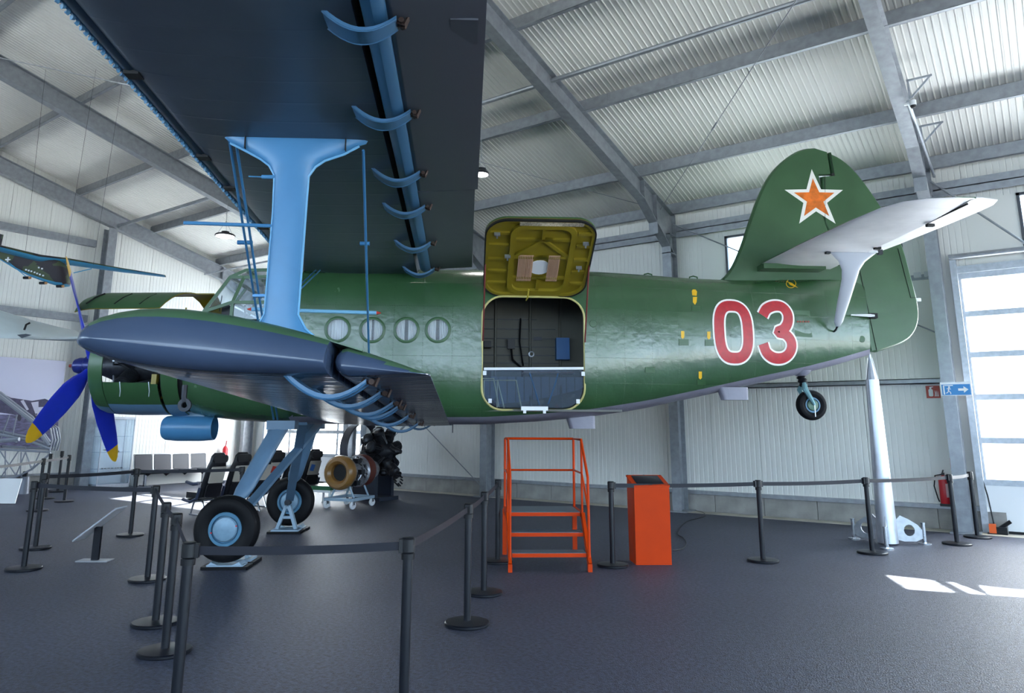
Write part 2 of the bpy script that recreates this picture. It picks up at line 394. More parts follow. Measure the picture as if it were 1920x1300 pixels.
# gable wall
def gable_h(Y): return raft_top(Y) + .30
Yc = YW; i = 0
while Yc > YF:
    y0 = max(YF, Yc - 1.0); z1 = min(gable_h(Yc), gable_h(y0))
    b = MB(); k = 10
    top = [(lerp(y0 + .004, Yc - .004, j/10)) for j in range(11)]
    prof = []
    for j in range(10):
        a, e = top[j], top[j+1]; prof += [(a, 0), (e - .024, 0), (e - .016, -.006), (e - .008, -.006)]
    prof.append((top[-1], 0))
    vs = [(q, y, .42) for y, q in prof] + [(q, y, gable_h(y)) for y, q in prof]; kk = len(prof)
    b.add(vs, [(t, t+1, kk+t+1, kk+t) for t in range(kk-1)])
    b.add([(-.05, y0, .42), (-.05, Yc, .42), (-.05, Yc, gable_h(Yc)), (-.05, y0, gable_h(y0))], [(0, 1, 2, 3)])
    b.build('wall_panel', white_panel, wall_left, smooth=0, at=(XG + .002, 0, 0)); Yc = y0
trim(MB().box((XG - .05, YF, 0), (XG + .04, YW, .38)), concrete, 'grey concrete plinth below the gable wall')
trim(MB().box((XG, YF, .38), (XG + .1, YW, .43)), galv, 'grey steel sill rail below the gable wall')
trim(MB().box((XG, YF, 4.55), (XG + .14, 9.6, 4.75)), galv, 'horizontal steel girt on the gable wall')
trim(MB().box((XG, YF, 6.75), (XG + .14, 9.6, 6.95)), galv, 'upper horizontal steel girt on the gable wall')
for Yg in (9.9, 4.2):
    b = MB(); z1 = raft_top(Yg) - .5
    b.box((XG + .08, Yg - .12, 0), (XG + .098, Yg + .12, z1)).box((XG + .40, Yg - .12, 0), (XG + .418, Yg + .12, z1)).box((XG + .098, Yg - .01, 0), (XG + .40, Yg + .01, z1))
    trim(b, galv, 'steel gable post carrying the roof frame')

# steel frames: columns and rafters (I sections), haunch at the eaves
RD, FW = .42, .20
def frame(X, fi):
    g = MB(); t = .018
    yc0, yc1 = YW - .52, YW - .16            # column depth
    zt = raft_top(YW - .2)
    g.box((X - FW/2, yc0, .0), (X + FW/2, yc0 + t, zt - .5)).box((X - FW/2, yc1 - t, 0), (X + FW/2, yc1, zt)).box((X - .008, yc0 + t, 0), (X + .008, yc1 - t, zt))
    g.box((X - .22, yc0 - .08, 0), (X + .22, yc1 + .08, .025))
    g.box((X - FW/2, yc0, zt - .52), (X + FW/2, yc1, zt - .50)).box((X - FW/2, yc0, zt - .95), (X + FW/2, yc1, zt - .93))
    o = struct(g.build('column', galv, smooth=0), 'galvanised steel column at the wall'); o.name = 'column'
    r = MB()
    def seg(Ya, Yb, da, db):
        pa, pb = raft_top(Ya), raft_top(Yb)
        r.add([(X - FW/2, Ya, pa), (X + FW/2, Ya, pa), (X + FW/2, Yb, pb), (X - FW/2, Yb, pb)] + [(X - FW/2, Ya, pa - t), (X + FW/2, Ya, pa - t), (X + FW/2, Yb, pb - t), (X - FW/2, Yb, pb - t)], [(0,1,2,3),(7,6,5,4),(0,4,5,1),(1,5,6,2),(2,6,7,3),(3,7,4,0)])
        r.add([(X - FW/2, Ya, pa - da), (X + FW/2, Ya, pa - da), (X + FW/2, Yb, pb - db), (X - FW/2, Yb, pb - db)] + [(X - FW/2, Ya, pa - da - t), (X + FW/2, Ya, pa - da - t), (X + FW/2, Yb, pb - db - t), (X - FW/2, Yb, pb - db - t)], [(0,1,2,3),(7,6,5,4),(0,4,5,1),(1,5,6,2),(2,6,7,3),(3,7,4,0)])
        r.add([(X - .007, Ya, pa - t), (X + .007, Ya, pa - t), (X + .007, Yb, pb - t), (X - .007, Yb, pb - t), (X - .007, Ya, pa - da), (X + .007, Ya, pa - da), (X + .007, Yb, pb - db), (X - .007, Yb, pb - db)], [(0,1,2,3),(7,6,5,4),(0,4,5,1),(1,5,6,2),(2,6,7,3),(3,7,4,0)])
    seg(YW - .2, 13.6, .98, RD); seg(13.6, RIDGE_Y, RD, RD); seg(RIDGE_Y, YF + 1.6, RD, RD); seg(YF + 1.6, YF, RD, .9)
    for Ys in (13.6, 14.2):
        r.box((X - FW/2, Ys - .008, raft_top(Ys) - .9 if Ys > 14 else raft_top(Ys) - RD), (X + FW/2, Ys + .008, raft_top(Ys) - .02))
    struct(r.build('rafter', galv, smooth=0), 'galvanised steel roof rafter')
for fi, X in enumerate(FR): frame(X, fi)
# purlins
PUR = [15.15, 13.5, 11.2, 8.93, 6.65, 4.4, 3.05, 1.6, -.65, -2.9, -5.2, -7.4, -9.2]
slope_ang = math.atan(SLOPE)
for Y in PUR:
    z = raft_top(Y); s = 1 if Y >= RIDGE_Y else -1
    b = MB(); h = PUR_H; fl = .075
    b.box((FR[0] - .2, Y - .004, z), (XR_END, Y + .004, z + h)).box((FR[0] - .2, Y, z), (XR_END, Y - fl, z + .006)).box((FR[0] - .2, Y, z + h - .006), (XR_END, Y + fl, z + h))
    b.box((FR[0] - .2, Y - fl, z), (XR_END, Y - fl + .005, z + .025))
    for X in FR: b.box((X - .55, Y - .009, z - .004), (X + .55, Y + .009, z + h - .01)); b.box((X - .55, Y - fl - .004, z - .004), (X + .55, Y, z + .002))
    trim(b, galv, 'galvanised steel purlin under the roof sheets')
# roof sheets
ceiling = struct(MB().box((XG - .3, RIDGE_Y - .2, raft_top(RIDGE_Y) + PUR_H + .12), (XR_END, RIDGE_Y + .2, raft_top(RIDGE_Y) + PUR_H + .16)).build('ceiling', roof_panel, smooth=0), 'white ribbed sheet metal roof underside')
ln = (YW + .3 - RIDGE_Y)/math.cos(slope_ang)
rs = rib_sheet(.996, ln, .0996, .012, -.011).mesh('roof_panel', roof_panel, 0)
for i in range(31):
    for sgn in (1, -1):
        o = put('roof_panel', rs, ceiling); o.location = (XG - .1 + i if sgn == 1 else XG + .9 + i, RIDGE_Y, raft_top(RIDGE_Y) + PUR_H + .022)
        o.rotation_euler = (-slope_ang, 0, 0) if sgn == 1 else (-slope_ang, 0, R(180))
# pressure tubes between rafters, bracing rods
def tube_between(Y, dz, r, x0, x1, lab): trim(MB().cyl((x0, Y, raft_top(Y) - dz), (x1, Y, raft_top(Y) - dz), r, n=10), galv, lab, 30)
tube_between(10.1, .08, .045, FR[3], FR[4], 'round steel strut between roof rafters')
tube_between(10.1, .08, .045, FR[2], FR[3], 'round steel strut between roof rafters')
tube_between(10.1, .3, .05, FR[0], FR[1], 'round steel strut between gable and roof rafter')
tube_between(13.0, .5, .03, FR[0], FR[1], 'thin conduit between gable and roof rafter')
def rod(p, q, r=.014, lab='thin steel bracing rod', m_=None):
    b = MB().cyl(p, q, r, n=8); p, q = V3(p), V3(q); mid = p.lerp(q, .42); d = (q - p).normalized()
    b.cyl(mid - d*.12, mid + d*.12, r*2.2, n=8)
    return trim(b, m_ or galv, lab, 30)
rod((FR[1] + .1, YW - .3, 3.8), (FR[2] - .1, YW - .3, .15)); rod((FR[1] + .1, YW - .34, .15), (FR[2] - .1, YW - .34, 3.8))
rod((FR[3] + .1, YW - .3, 6.2), (FR[4] - .1, YW - .3, 3.4)); 
rod((FR[3], 14.6, raft_top(14.6) - .15), (FR[4], 9.0, raft_top(9.0) - .15), .008, 'thin roof bracing cable'); rod((FR[2], 9.0, raft_top(9) - .15), (FR[3], 14.6, raft_top(14.6) - .15), .008, 'thin roof bracing cable')
rod((FR[1], 4.6, raft_top(4.6) - .2), (FR[2], 9.2, raft_top(9.2) - .2), .012, 'thin roof bracing cable'); rod((FR[4] + .1, YW - .3, 6.2), (FR[4] + 1.4, YW - .3, 4.8), .02)

# front wall behind the camera: unseen, its high openings invented to bring daylight in from above
wall_front = struct(MB().box((XG, YF - .06, 0), (XR_END, YF, 2.9)).build('wall_front', white_panel, smooth=0), 'unseen white wall with invented high openings that let in daylight')
MB().box((XG, YF - .06, 5.9), (XR_END, YF, 7.1)).build('wall_header', white_panel, wall_front, smooth=0)
for a in FR: MB().box((a - .3, YF - .06, 2.9), (a + .3, YF, 5.9)).build('wall_pier', white_panel, wall_front, smooth=0)
gq = MB(); ys_ = [YF + (YW - YF)*i/20 for i in range(21)]
for y0, y1 in zip(ys_, ys_[1:]): gq.add([(XR_END, y0, 4.3), (XR_END, y1, 4.3), (XR_END, y1, raft_top(y1) + .3), (XR_END, y0, raft_top(y0) + .3), (XR_END + .06, y0, 4.3), (XR_END + .06, y1, 4.3), (XR_END + .06, y1, raft_top(y1) + .3), (XR_END + .06, y0, raft_top(y0) + .3)], [(0,1,2,3),(7,6,5,4),(0,4,5,1)])
wall_right = struct(gq.build('wall_right', white_panel, smooth=0), 'unseen white gable wall above invented door bays that let in daylight')  # door bays invented; closed upper part narrows their reflection on the fuselage
for y in (YF, -4.2, 1.2, 6.4, 11.6, YW - .4): MB().box((XR_END, y - .4, 0), (XR_END + .06, y + .4, 4.3)).build('wall_pier', white_panel, wall_right, smooth=0)
# ------------------------------------------------------------------ the biplane (local frame: x aft, y starboard, z up; it stands on the floor)
plane = thing('biplane', 'green biplane with light blue underside, red star and number 03', 'aircraft', (A_ORG[0], A_ORG[1], 0), A_ANG)
green = skin('green_aircraft_paint', S(50, 84, 52), .24, dent=.3, dscale=8.)
green_plain = skin('green_aircraft_paint_plain', S(54, 88, 54), .34, dent=.4, rivet=False)
belly = skin('grey_belly_paint', S(128, 126, 140), .4, dent=.4)
sky_blue = mat('light_blue_paint', S(70, 127, 172), .33, var=.06, scale=3)
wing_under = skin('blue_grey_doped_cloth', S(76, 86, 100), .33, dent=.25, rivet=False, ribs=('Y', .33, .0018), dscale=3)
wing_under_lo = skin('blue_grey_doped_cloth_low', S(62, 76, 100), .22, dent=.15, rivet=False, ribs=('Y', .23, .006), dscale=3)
wing_top = skin('green_doped_cloth', S(70, 100, 72), .36, dent=.3, rivet=False)
green.node_tree.nodes['Principled BSDF'].inputs['Specular IOR Level'].default_value = .95
tail_under = skin('pale_grey_doped_cloth', S(240, 241, 244), .45, dent=.3, rivet=False, ribs=('Y', .3, .003))
arm_blue = mat('hinge_arm_blue', S(62, 102, 136), .35, var=.08)
gear_blue_shaded = mat('gear_blue_in_shade', S(88, 116, 142), .36, var=.08, scale=5)  # strut blue dulled for the undercarriage: the wing's shadow put into the colour
olive = mat('olive_primer', S(134, 117, 30), .42, var=.08, scale=6)
cabin_grey = mat('cabin_lining', S(88, 87, 78), .6, var=.08, scale=4)
dark_blue = mat('propeller_blue', S(32, 52, 190), .34, var=.06)
yellow = mat('signal_yellow', S(226, 176, 30), .45, var=.08)
white_line = mat('white_marking', S(240, 238, 232), .45)
red_mark = mat('red_marking', S(180, 34, 44), .42, var=.14, scale=14)
orange_mark = mat('orange_red_star', S(222, 112, 26), .42, var=.3, scale=9)
gap_dark = mat('dark_gap', S(16, 17, 20), .7)
oily = mat('oily_engine_metal', S(44, 46, 52), .4, .5, var=.4, scale=14)
cockpit_glass = glass('cockpit_glass', (.86, .93, .98, 1), .93)
tinted = glass('blue_tinted_glass', (.20, .34, .52, 1), .75)
curtain = mat('white_curtain', S(226, 222, 214), .85)

ST_ = [(-1.10, 1.88, 3.26, .70, 2.1), (-.85, 1.83, 3.27, .77, 2.4), (-.4, 1.78, 3.24, .84, 3.0), (.44, 1.74, 3.22, .88, 3.6), (.50, 1.74, 4.06, .88, 3.7),
       (1.6, 1.735, 4.07, .885, 3.8), (3.2, 1.745, 4.08, .885, 3.7), (4.0, 1.79, 4.10, .875, 3.5), (4.8, 1.86, 4.105, .84, 3.2), (5.64, 1.99, 4.08, .74, 2.9),
       (6.48, 2.17, 4.04, .61, 2.7), (7.34, 2.36, 4.03, .46, 2.5), (8.21, 2.55, 4.06, .31, 2.4), (8.8, 2.70, 4.09, .20, 2.3), (9.35, 2.86, 4.12, .09, 2.2)]
SX = np.array([s[0] for s in ST_])
def st(x): return [float(np.interp(x, SX, [s[k] for s in ST_])) for k in (1, 2, 3, 4)]
def half_w(x, z):
    zb, zt, hw, n = st(x); q = abs((z - (zb + zt)/2)/((zt - zb)/2)); return hw*max(0., 1 - min(q, 1)**n)**(1/n)
def surf(px, py, off=0.):            # pixel -> point of the port flank
    v = .8
    for _ in range(12):
        P = a_y(px, py, -v); v = .5*v + .5*half_w(P[0], P[2])
    return np.array([P[0], -v - off, P[2]])
def ring(x, inset=0., n=72):
    zb, zt, hw, e = st(x); zc, hh = (zb + zt)/2, (zt - zb)/2 - inset; hw -= inset; out = []
    for i in range(n):
        a = 2*math.pi*(i + .5)/n; c, s_ = math.cos(a), math.sin(a)
        out.append((x, hw*math.copysign(abs(c)**(2/e), c), zc + hh*math.copysign(abs(s_)**(2/e), s_)))
    return out
xs = [-1.10, -1.0, -.85, -.6, -.4, 0, .43, .455, .485, .5] + [round(.75 + .25*i, 3) for i in range(34)] + [9.30, 9.35]
b = MB(); rings = [ring(x) for x in xs]; nr = 72
b.v = [p for r in rings for p in r]
for i in range(len(xs) - 1):
    for j in range(nr):
        b.f.append([i*nr + j, i*nr + (j+1) % nr, (i+1)*nr + (j+1) % nr, (i+1)*nr + j])
        zb, zt = st(xs[i])[:2]; zm = (rings[i][j][2] + rings[i][(j+1) % nr][2])/2
        b.m.append(1 if (zm < zb + .10 and xs[i] > .4) else 0)
b.f += [list(range(nr))[::-1], list(range((len(xs)-1)*nr, len(xs)*nr))]; b.m += [0, 0]
fus = b.build('fuselage', [green, belly, cabin_grey], plane, smooth=35)
# hollow cabin, door opening, portholes
DOOR = (3.16, 4.65, 1.95, 3.58)
def cutter(bm, m_): o = bm.build('cut', m_, plane, smooth=0); return o
inner = MB(); ix = [.62, .8, 1.5, 2.5, 3.2, 4.0, 4.8, 5.3]; inner.loft([ring(x, .05) for x in ix])
front_in = MB(); front_in.loft([ring(x, .05, 40)[0:40] for x in (-.95, -.85, -.4, 0, .40)])
dpoly = rrect(DOOR[0], DOOR[2], DOOR[1], DOOR[3], .30, 8)
dcut = MB().prism(dpoly, lambda u, v, t: (u, t, v), -1.2, -.5)
cuts = [cutter(inner, cabin_grey), cutter(dcut, olive), cutter(front_in, cabin_grey), cutter(MB().box((-.78, -.74, 3.0), (.36, .74, 3.5)), cabin_grey)]
PH = [surf(633, 618), surf(698, 619), surf(762, 619), surf(821, 619)]
for P in PH: cuts.append(cutter(MB().cyl((P[0], -1.1, P[2]), (P[0], -.6, P[2]), .168, n=28), green_plain))
boolean(fus, cuts)
fus.data.polygons.foreach_set('use_smooth', [True]*len(fus.data.polygons)); fus.data.set_sharp_from_angle(angle=R(35))
# porthole rims, panes and curtains
for k, P in enumerate(PH):
    x, y, z = P
    w = MB(); w.lathe([(.150, -.01), (.150, .012), (.168, .014), (.190, .006), (.192, -.008)], (x, y, z), (0, -1, 0), n=28).build('porthole_frame', green_plain, plane)
    pane = MB().cyl((x, y + .015, z), (x, y + .019, z), .160, n=28).build('porthole_pane', glass('porthole_glass', (.93, .96, 1, 1), .97, .5), plane)
    c = MB(); nf = 26
    for a0, a1 in ([(-.17, .17)] if k == 0 else ([(-.17, -.015), (.015, .17)] if k == 1 else [(-.17, -.03), (.02, .17)])):
        pts = [(lerp(a0, a1, i/nf), .012*math.sin(i*1.9 + k)) for i in range(nf + 1)]
        vs = [(x + u, y + .06 + d, z - .19) for u, d in pts] + [(x + u, y + .06 + d*.6, z + .19) for u, d in pts]
        c.add(vs, [(i, i+1, nf+2+i, nf+1+i) for i in range(nf)])
    c.build('curtain', curtain, plane, smooth=60)
# door frame, sill, hinged door leaf held open above the doorway
fr_pts = [(u, -half_w(u, v) - .004, v) for u, v in dpoly]
MB().tube(fr_pts, .016, n=6, closed=True).build('door_frame', mat('door_frame_yellow', S(196, 186, 120), .45), plane)
leaf = bpy.data.objects.new('cargo_door', None); COL.objects.link(leaf); leaf.parent = plane; leaf.location = (0, -half_w(3.9, 3.58) + .02, 3.585)
TH = R(62)                                          # opened from hanging: free edge out and up
dl = DOOR[3] - DOOR[2] - .02
def leaf_pt(u, v, t):    # u along x, v from hinge to free edge, t thickness (inner face at t = 0, outer at t > 0)
    bow = 0.
    return (u, -v*math.sin(TH) + (t + bow)*math.cos(TH)*1.0, v*math.cos(TH) + (t + bow)*math.sin(TH))
lp = rrect(DOOR[0], 0, DOOR[1], dl, .30, 8)
b = MB(); b.prism(lp, leaf_pt, .045, .07, 0)
o = b.build('door_skin', [green_plain], leaf)
def leaf_box(x0, x1, v0, v1, t0, t1, bm): return bm.prism([(x0, v0), (x1, v0), (x1, v1), (x0, v1)], leaf_pt, t0, t1)
def leaf_bar(a, c, w, t0, t1, bm):
    (x0, v0), (x1, v1) = a, c; d = math.hypot(x1-x0, v1-v0); nx, nv = -(v1-v0)/d*w/2, (x1-x0)/d*w/2; k = max(1, int(d/.18))
    for i in range(k):
        xa, va, xb, vb = lerp(x0, x1, i/k), lerp(v0, v1, i/k), lerp(x0, x1, (i+1)/k), lerp(v0, v1, (i+1)/k)
        bm.prism([(xa - nx, va - nv), (xb - nx, vb - nv), (xb + nx, vb + nv), (xa + nx, va + nv)], leaf_pt, t0, t1)
b = MB(); ip = rrect(DOOR[0] + .02, .02, DOOR[1] - .02, dl - .02, .28, 8); b.prism(ip, leaf_pt, .038, .046)
b.build('inner_sheet', olive, leaf)
def frame_band(outer, innr, t0, t1, name, m_):
    n = len(outer); b = MB()
    vs = [leaf_pt(*p, t0) for p in outer] + [leaf_pt(*p, t0) for p in innr] + [leaf_pt(*p, t1) for p in outer] + [leaf_pt(*p, t1) for p in innr]
    fs = []
    for i in range(n):
        j = (i+1) % n; fs += [(i, j, n+j, n+i), (2*n+i, 3*n+i, 3*n+j, 2*n+j), (i, 2*n+i, 2*n+j, j), (n+i, n+j, 3*n+j, 3*n+i)]
    b.add(vs, fs); return b.build(name, m_, leaf)
frame_band(rrect(DOOR[0] + .005, .005, DOOR[1] - .005, dl - .005, .295, 8), rrect(DOOR[0] + .055, .06, DOOR[1] - .055, dl - .055, .25, 8), 0, .045, 'rim', olive)
frame_band(rrect(DOOR[0] + .0, -.0, DOOR[1] - .0, dl + .012, .305, 8), rrect(DOOR[0] + .018, .018, DOOR[1] - .018, dl - .016, .285, 8), -.012, .02, 'rubber_seal', gap_dark)
XA, XB = DOOR[0] + .34, DOOR[1] - .26               # inner passenger door inside the cargo door
frame_band(rrect(XA, .07, XB, dl - .09, .2, 6), rrect(XA + .075, .15, XB - .075, dl - .165, .14, 6), -.012, .046, 'inner_door_rim', olive)
for v in (.30, .56, .82, 1.10, 1.34):
    q = MB(); leaf_box(DOOR[0] + .05, XA - .015, v - .022, v + .022, .004, .046, q); q.build('stiffener', olive, leaf)
    q = MB(); leaf_box(XB + .015, DOOR[1] - .05, v - .022, v + .022, .004, .046, q); q.build('stiffener', olive, leaf)
xm = (XA + XB)/2
for a, c in [((XA + .06, .42), (XB - .06, .42)), ((XA + .06, .86), (XB - .06, .86)), ((XA + .06, 1.22), (XB - .06, 1.22)), ((xm, 1.22), (xm, dl - .15)), ((xm, 1.22), (XA + .08, .88)), ((xm, 1.22), (XB - .08, .88)), ((xm, .15), (xm, .42))]:
    q = MB(); leaf_bar(a, c, .045, .002, .046, q); q.build('stiffener', olive, leaf)
q = MB(); q.prism([(xm + .15*math.cos(i*math.pi/10), .63 + .15*math.sin(i*math.pi/10)) for i in range(20)], leaf_pt, .028, .037); q.build('door_porthole', white_plain, leaf)
for x0, x1 in ((xm - .31, xm - .10), (xm + .11, xm + .27)):
    q = MB(); k = 18
    for i in range(k):
        xa, xb = lerp(x0, x1, i/k), lerp(x0, x1, (i+.8)/k); leaf_box(xa, xb, .36, .90, .0 + .012*(i % 2), .02, q)
    q.build('curtain', mat('beige_curtain', S(206, 168, 140), .85), leaf)
for x, v in ((XA - .18, 1.36), (XB + .13, 1.2), (XA - .02, .92), (XB + .1, .7)):
    q = MB(); leaf_box(x - .04, x + .04, v - .012, v + .012, -.05, .0, q); leaf_box(x - .01, x + .01, v - .05, v + .012, -.06, -.03, q); q.build('latch', alu, leaf)
q = MB(); leaf_bar((DOOR[0] + .45, dl - .06), (DOOR[1] - .2, dl - .06), .05, -.02, .0, q); q.build('worn_edge', mat('bare_worn_metal', S(170, 160, 140), .5, .3, var=.5, scale=60), leaf)
q = MB(); q.tube([leaf_pt(xm - .12, .2, -.02), leaf_pt(xm - .13, .05, -.06), leaf_pt(xm - .14, -.06, -.02)], .012, n=6); q.build('pull_strap', mat('strap_yellow', S(190, 170, 60), .7), leaf)
maroon = mat('maroon_stay', S(110, 38, 38), .5)
for x0, x1 in ((DOOR[0] + .02, DOOR[0] + .01), (DOOR[1] - .02, DOOR[1] - .0)):
    p = leaf_pt(x0, dl*.45, .0); p = (p[0], p[1] + leaf.location.y, p[2] + leaf.location.z)
    MB().cyl(p, (x1, -half_w(x1, 2.95) - .03, 2.92), .011, n=8).build('door_stay', maroon, plane)
# clear barrier across the lower half of the doorway
bz = 2.52
bp = [p for p in rrect(DOOR[0] + .03, DOOR[2] + .03, DOOR[1] - .03, DOOR[3], .28, 8) if p[1] < bz]; bp = sorted(bp, key=lambda p: math.atan2(p[1] - 2.3, p[0] - 3.9))
bp = [(DOOR[1] - .03, bz)] + [(DOOR[0] + .03, bz)] + [p for p in arc(DOOR[0] + .31, DOOR[2] + .31, .28, 180, 270, 6)] + [p for p in arc(DOOR[1] - .31, DOOR[2] + .31, .28, 270, 360, 6)]
MB().prism(bp, lambda u, v, t: (u, -half_w(u, v) - .01 + t, v), 0, .006).build('barrier_pane', glass('barrier_glass', (.74, .84, .95, 1), .965), plane)
MB().bar((DOOR[0] + .03, -.885, bz), (DOOR[1] - .03, -.885, bz + .02), .02, .035).build('barrier_rail', white_plain, plane)
q = MB(); q.box((3.72, -.92, DOOR[2] - .01), (4.10, -.885, DOOR[2] + .045)); q.box((3.75, -.925, DOOR[2] - .05), (3.79, -.89, DOOR[2])); q.box((4.03, -.925, DOOR[2] - .05), (4.07, -.89, DOOR[2])); q.build('barrier_bracket', white_plain, plane)
for x, z in ((DOOR[0] + .04, bz - .06), (DOOR[1] - .04, bz - .06), (DOOR[0] + .12, DOOR[2] + .12), (DOOR[1] - .12, DOOR[2] + .12)):
    MB().box((x - .025, -.912, z - .03), (x + .025, -.895, z + .03)).build('barrier_clip', white_plain, plane)
# cabin fittings
MB().box((.7, -.72, 1.93), (5.2, .72, 1.96)).build('cabin_floor', mat('cabin_floor_grey', S(100, 100, 96), .6, var=.1), plane)
for z in (2.62, 2.75, 2.88, 3.02, 3.16, 3.32, 3.48):
    MB().box((2.4, .80, z - .006), (5.2, .825, z + .006)).build('cabin_stringer', dark_steel, plane)
for x in (2.7, 3.42, 4.0, 4.5, 4.95):
    pts = [(x, half_w(x, z) - .07, z) for z in np.linspace(2.0, 3.95, 9)]
    MB().tube(pts, .022, n=6).build('cabin_rib', mat('rib_grey', S(92, 92, 84), .6), plane)
for i in range(12): MB().box((3.2 + i*.14, .73, 2.0), (3.325 + i*.14, .76, 2.52)).build('wall_pad', mat('grey_quilt', S(112, 118, 128), .75), plane)
MB().box((4.42, .62, 2.80), (4.64, .8, 3.16)).build('equipment_box', mat('box_blue', S(50, 106, 166), .45), plane)
MB().box((3.86, .40, 2.56), (4.68, .78, 2.585)).build('folding_table', mat('table_brown', S(84, 50, 36), .4), plane)
for x in (3.96, 4.42): MB().tube([(x, .44, 2.56), (x + (.06 if x < 4.2 else -.04), .5, 2.4), (x + (.2 if x < 4.2 else -.16), .72, 2.0)], .012, n=6).build('table_leg', sky_blue, plane)
MB().box((3.62, .72, 2.98), (3.74, .80, 3.14)).build('junction_box', black_plastic, plane)
MB().tube([(3.68, .74, 2.98), (3.70, .74, 2.8), (3.86, .76, 2.66), (3.88, .76, 2.3)], .02, n=6).tube([(3.84, .78, 3.5), (3.82, .77, 3.1), (3.88, .76, 2.7)], .015, n=6).build('cable_loom', black_plastic, plane)
MB().box((4.06, .79, 3.13), (4.2, .81, 3.19)).build('vent_plate', dark_steel, plane); MB().lathe([(.05, 0), (.05, .03), (.03, .035), (.03, .01)], (4.02, .81, 2.9), (0, -1, 0), n=16).build('socket', alu, plane)
for x in (3.2, 3.22):
    for z in (2.98, 2.5): MB().box((x, .5 if x > 3.21 else .6, z), (x + .12, .72, z + .1)).build('headset', black_plastic, plane)
cream = mat('cream_tube', S(196, 186, 150), .45)
for x, y in ((3.05, -.3), (3.42, .1)):
    MB().tube([(x, y, 2.0), (x, y, 2.42), (x + .3, y, 2.42), (x + .38, y, 2.0)], .013, n=6).build('folding_seat_frame', cream, plane)
MB().tube([(3.2, -.5, 1.98), (3.2, -.5, 2.38), (3.4, -.5, 2.38), (3.5, -.5, 1.98)], .013, n=6).build('folding_seat_frame', cream, plane)
MB().lathe([(.02, 0), (.13, .01), (.14, .1), (.1, .14), (.02, .15)], (3.3, .3, 1.97), (0, 0, 1), n=18).build('cabin_drum', black_plastic, plane)

# ---- number 03 and small markings on the flank
def ribbon(path, w, lift, name, m_, closed=False, shift=0.):
    n = len(path); L_, R_ = [], []
    for i, (u, v) in enumerate(path):
        a = path[(i+1) % n] if closed or i < n-1 else path[i]; c = path[i-1] if closed or i > 0 else path[i]
        du, dv = a[0]-c[0], a[1]-c[1]; d = math.hypot(du, dv) or 1
        nx, nv = -dv/d, du/d
        L_.append((u + nx*(w/2 + shift), v + nv*(w/2 + shift))); R_.append((u - nx*(w/2 - shift), v - nv*(w/2 - shift)))
    q = MB(); k = 3; vs = []
    for i in range(n):
        for j in range(k + 1):
            u, v = lerp(L_[i][0], R_[i][0], j/k), lerp(L_[i][1], R_[i][1], j/k); vs.append((u, -half_w(u, v) - lift, v))
    fs = [(i*(k+1) + j, ((i+1) % n)*(k+1) + j, ((i+1) % n)*(k+1) + j + 1, i*(k+1) + j + 1) for i in range(n if closed else n-1) for j in range(k)]
    return q.add(vs, fs).build(name, m_, plane, smooth=60)
def px_path(pts):
    return [(surf(*p)[0], surf(*p)[2]) for p in pts]
def smooth_path(pts, n=6):
    out = []
    for i in range(len(pts) - 1):
        p0, p1, p2, p3 = pts[max(i-1, 0)], pts[i], pts[i+1], pts[min(i+2, len(pts)-1)]
        for k in range(n):
            t = k/n; out.append(tuple(.5*((2*p1[c]) + (-p0[c]+p2[c])*t + (2*p0[c]-5*p1[c]+4*p2[c]-p3[c])*t*t + (-p0[c]+3*p1[c]-3*p2[c]+p3[c])*t**3) for c in (0, 1)))
    return out + [pts[-1]]
ctr0 = surf(1375.5, 622)
sc = .0093
zero = [(ctr0[0] + .235*math.copysign(abs(math.cos(a))**.75, math.cos(a)), ctr0[2] + .40*math.copysign(abs(math.sin(a))**.68, math.sin(a))) for a in [2*math.pi*i/48 for i in range(48)]]
ribbon(zero, .215, .004, 'number_outline', white_line, True); ribbon(zero, .160, .007, 'number_zero', red_mark, True)
t3 = smooth_path(px_path([(1430, 592), (1437, 580), (1451, 574), (1466, 576), (1476, 588), (1477, 604), (1470, 617), (1459, 623), (1472, 627), (1482, 638), (1484, 652), (1478, 665), (1466, 672), (1450, 671), (1437, 661), (1431, 645)]))
ribbon(t3, .215, .004, 'number_outline', white_line); ribbon(t3, .160, .007, 'number_three', red_mark)
def patch(pts, lift, name, m_, th=.002):
    P = [surf(*p) for p in pts]; q = MB(); n = len(P)
    q.add([(p[0], p[1] - lift, p[2]) for p in P] + [(p[0], p[1] - lift + th, p[2]) for p in P], [tuple(range(n)), tuple(range(n, 2*n))[::-1]] + [(i, (i+1) % n, n + (i+1) % n, n + i) for i in range(n)])
    return q.build(name, m_, plane, smooth=0)
for (x, y) in ((1280, 628), (1329, 629), (1313, 704)):
    patch([(x-3, y-7), (x+3, y-7), (x+3, y+5), (x, y+8), (x-3, y+5)], .003, 'yellow_arrow', yellow)
patch([(1299, 543), (1304, 543), (1307, 547), (1306, 555), (1298, 554), (1297, 546)], .003, 'yellow_arrow', yellow); patch([(1299, 557), (1307, 557), (1306, 567), (1303, 572), (1299, 567)], .003, 'yellow_arrow', yellow)
for x, y, w, h in ((1305, 579, 8, 5), (1282, 642, 9, 6), (1330, 643, 8, 6), (1219, 694, 9, 5), (1315, 717, 8, 5)):
    patch([(x-w, y-h), (x+w, y-h), (x+w, y+h), (x-w, y+h)], .008, 'access_plate', green_plain, .012)
patch([(1487, 582), (1518, 583), (1523, 633), (1491, 631)], .004, 'access_plate', green_plain, .006)
for x, y in ((1112, 607), (1616, 636)):
    P = surf(x, y); MB().lathe([(.0, .010), (.05, .008), (.055, 0)], P, (0, -1, 0), n=18).build('access_cap', green_plain, plane)
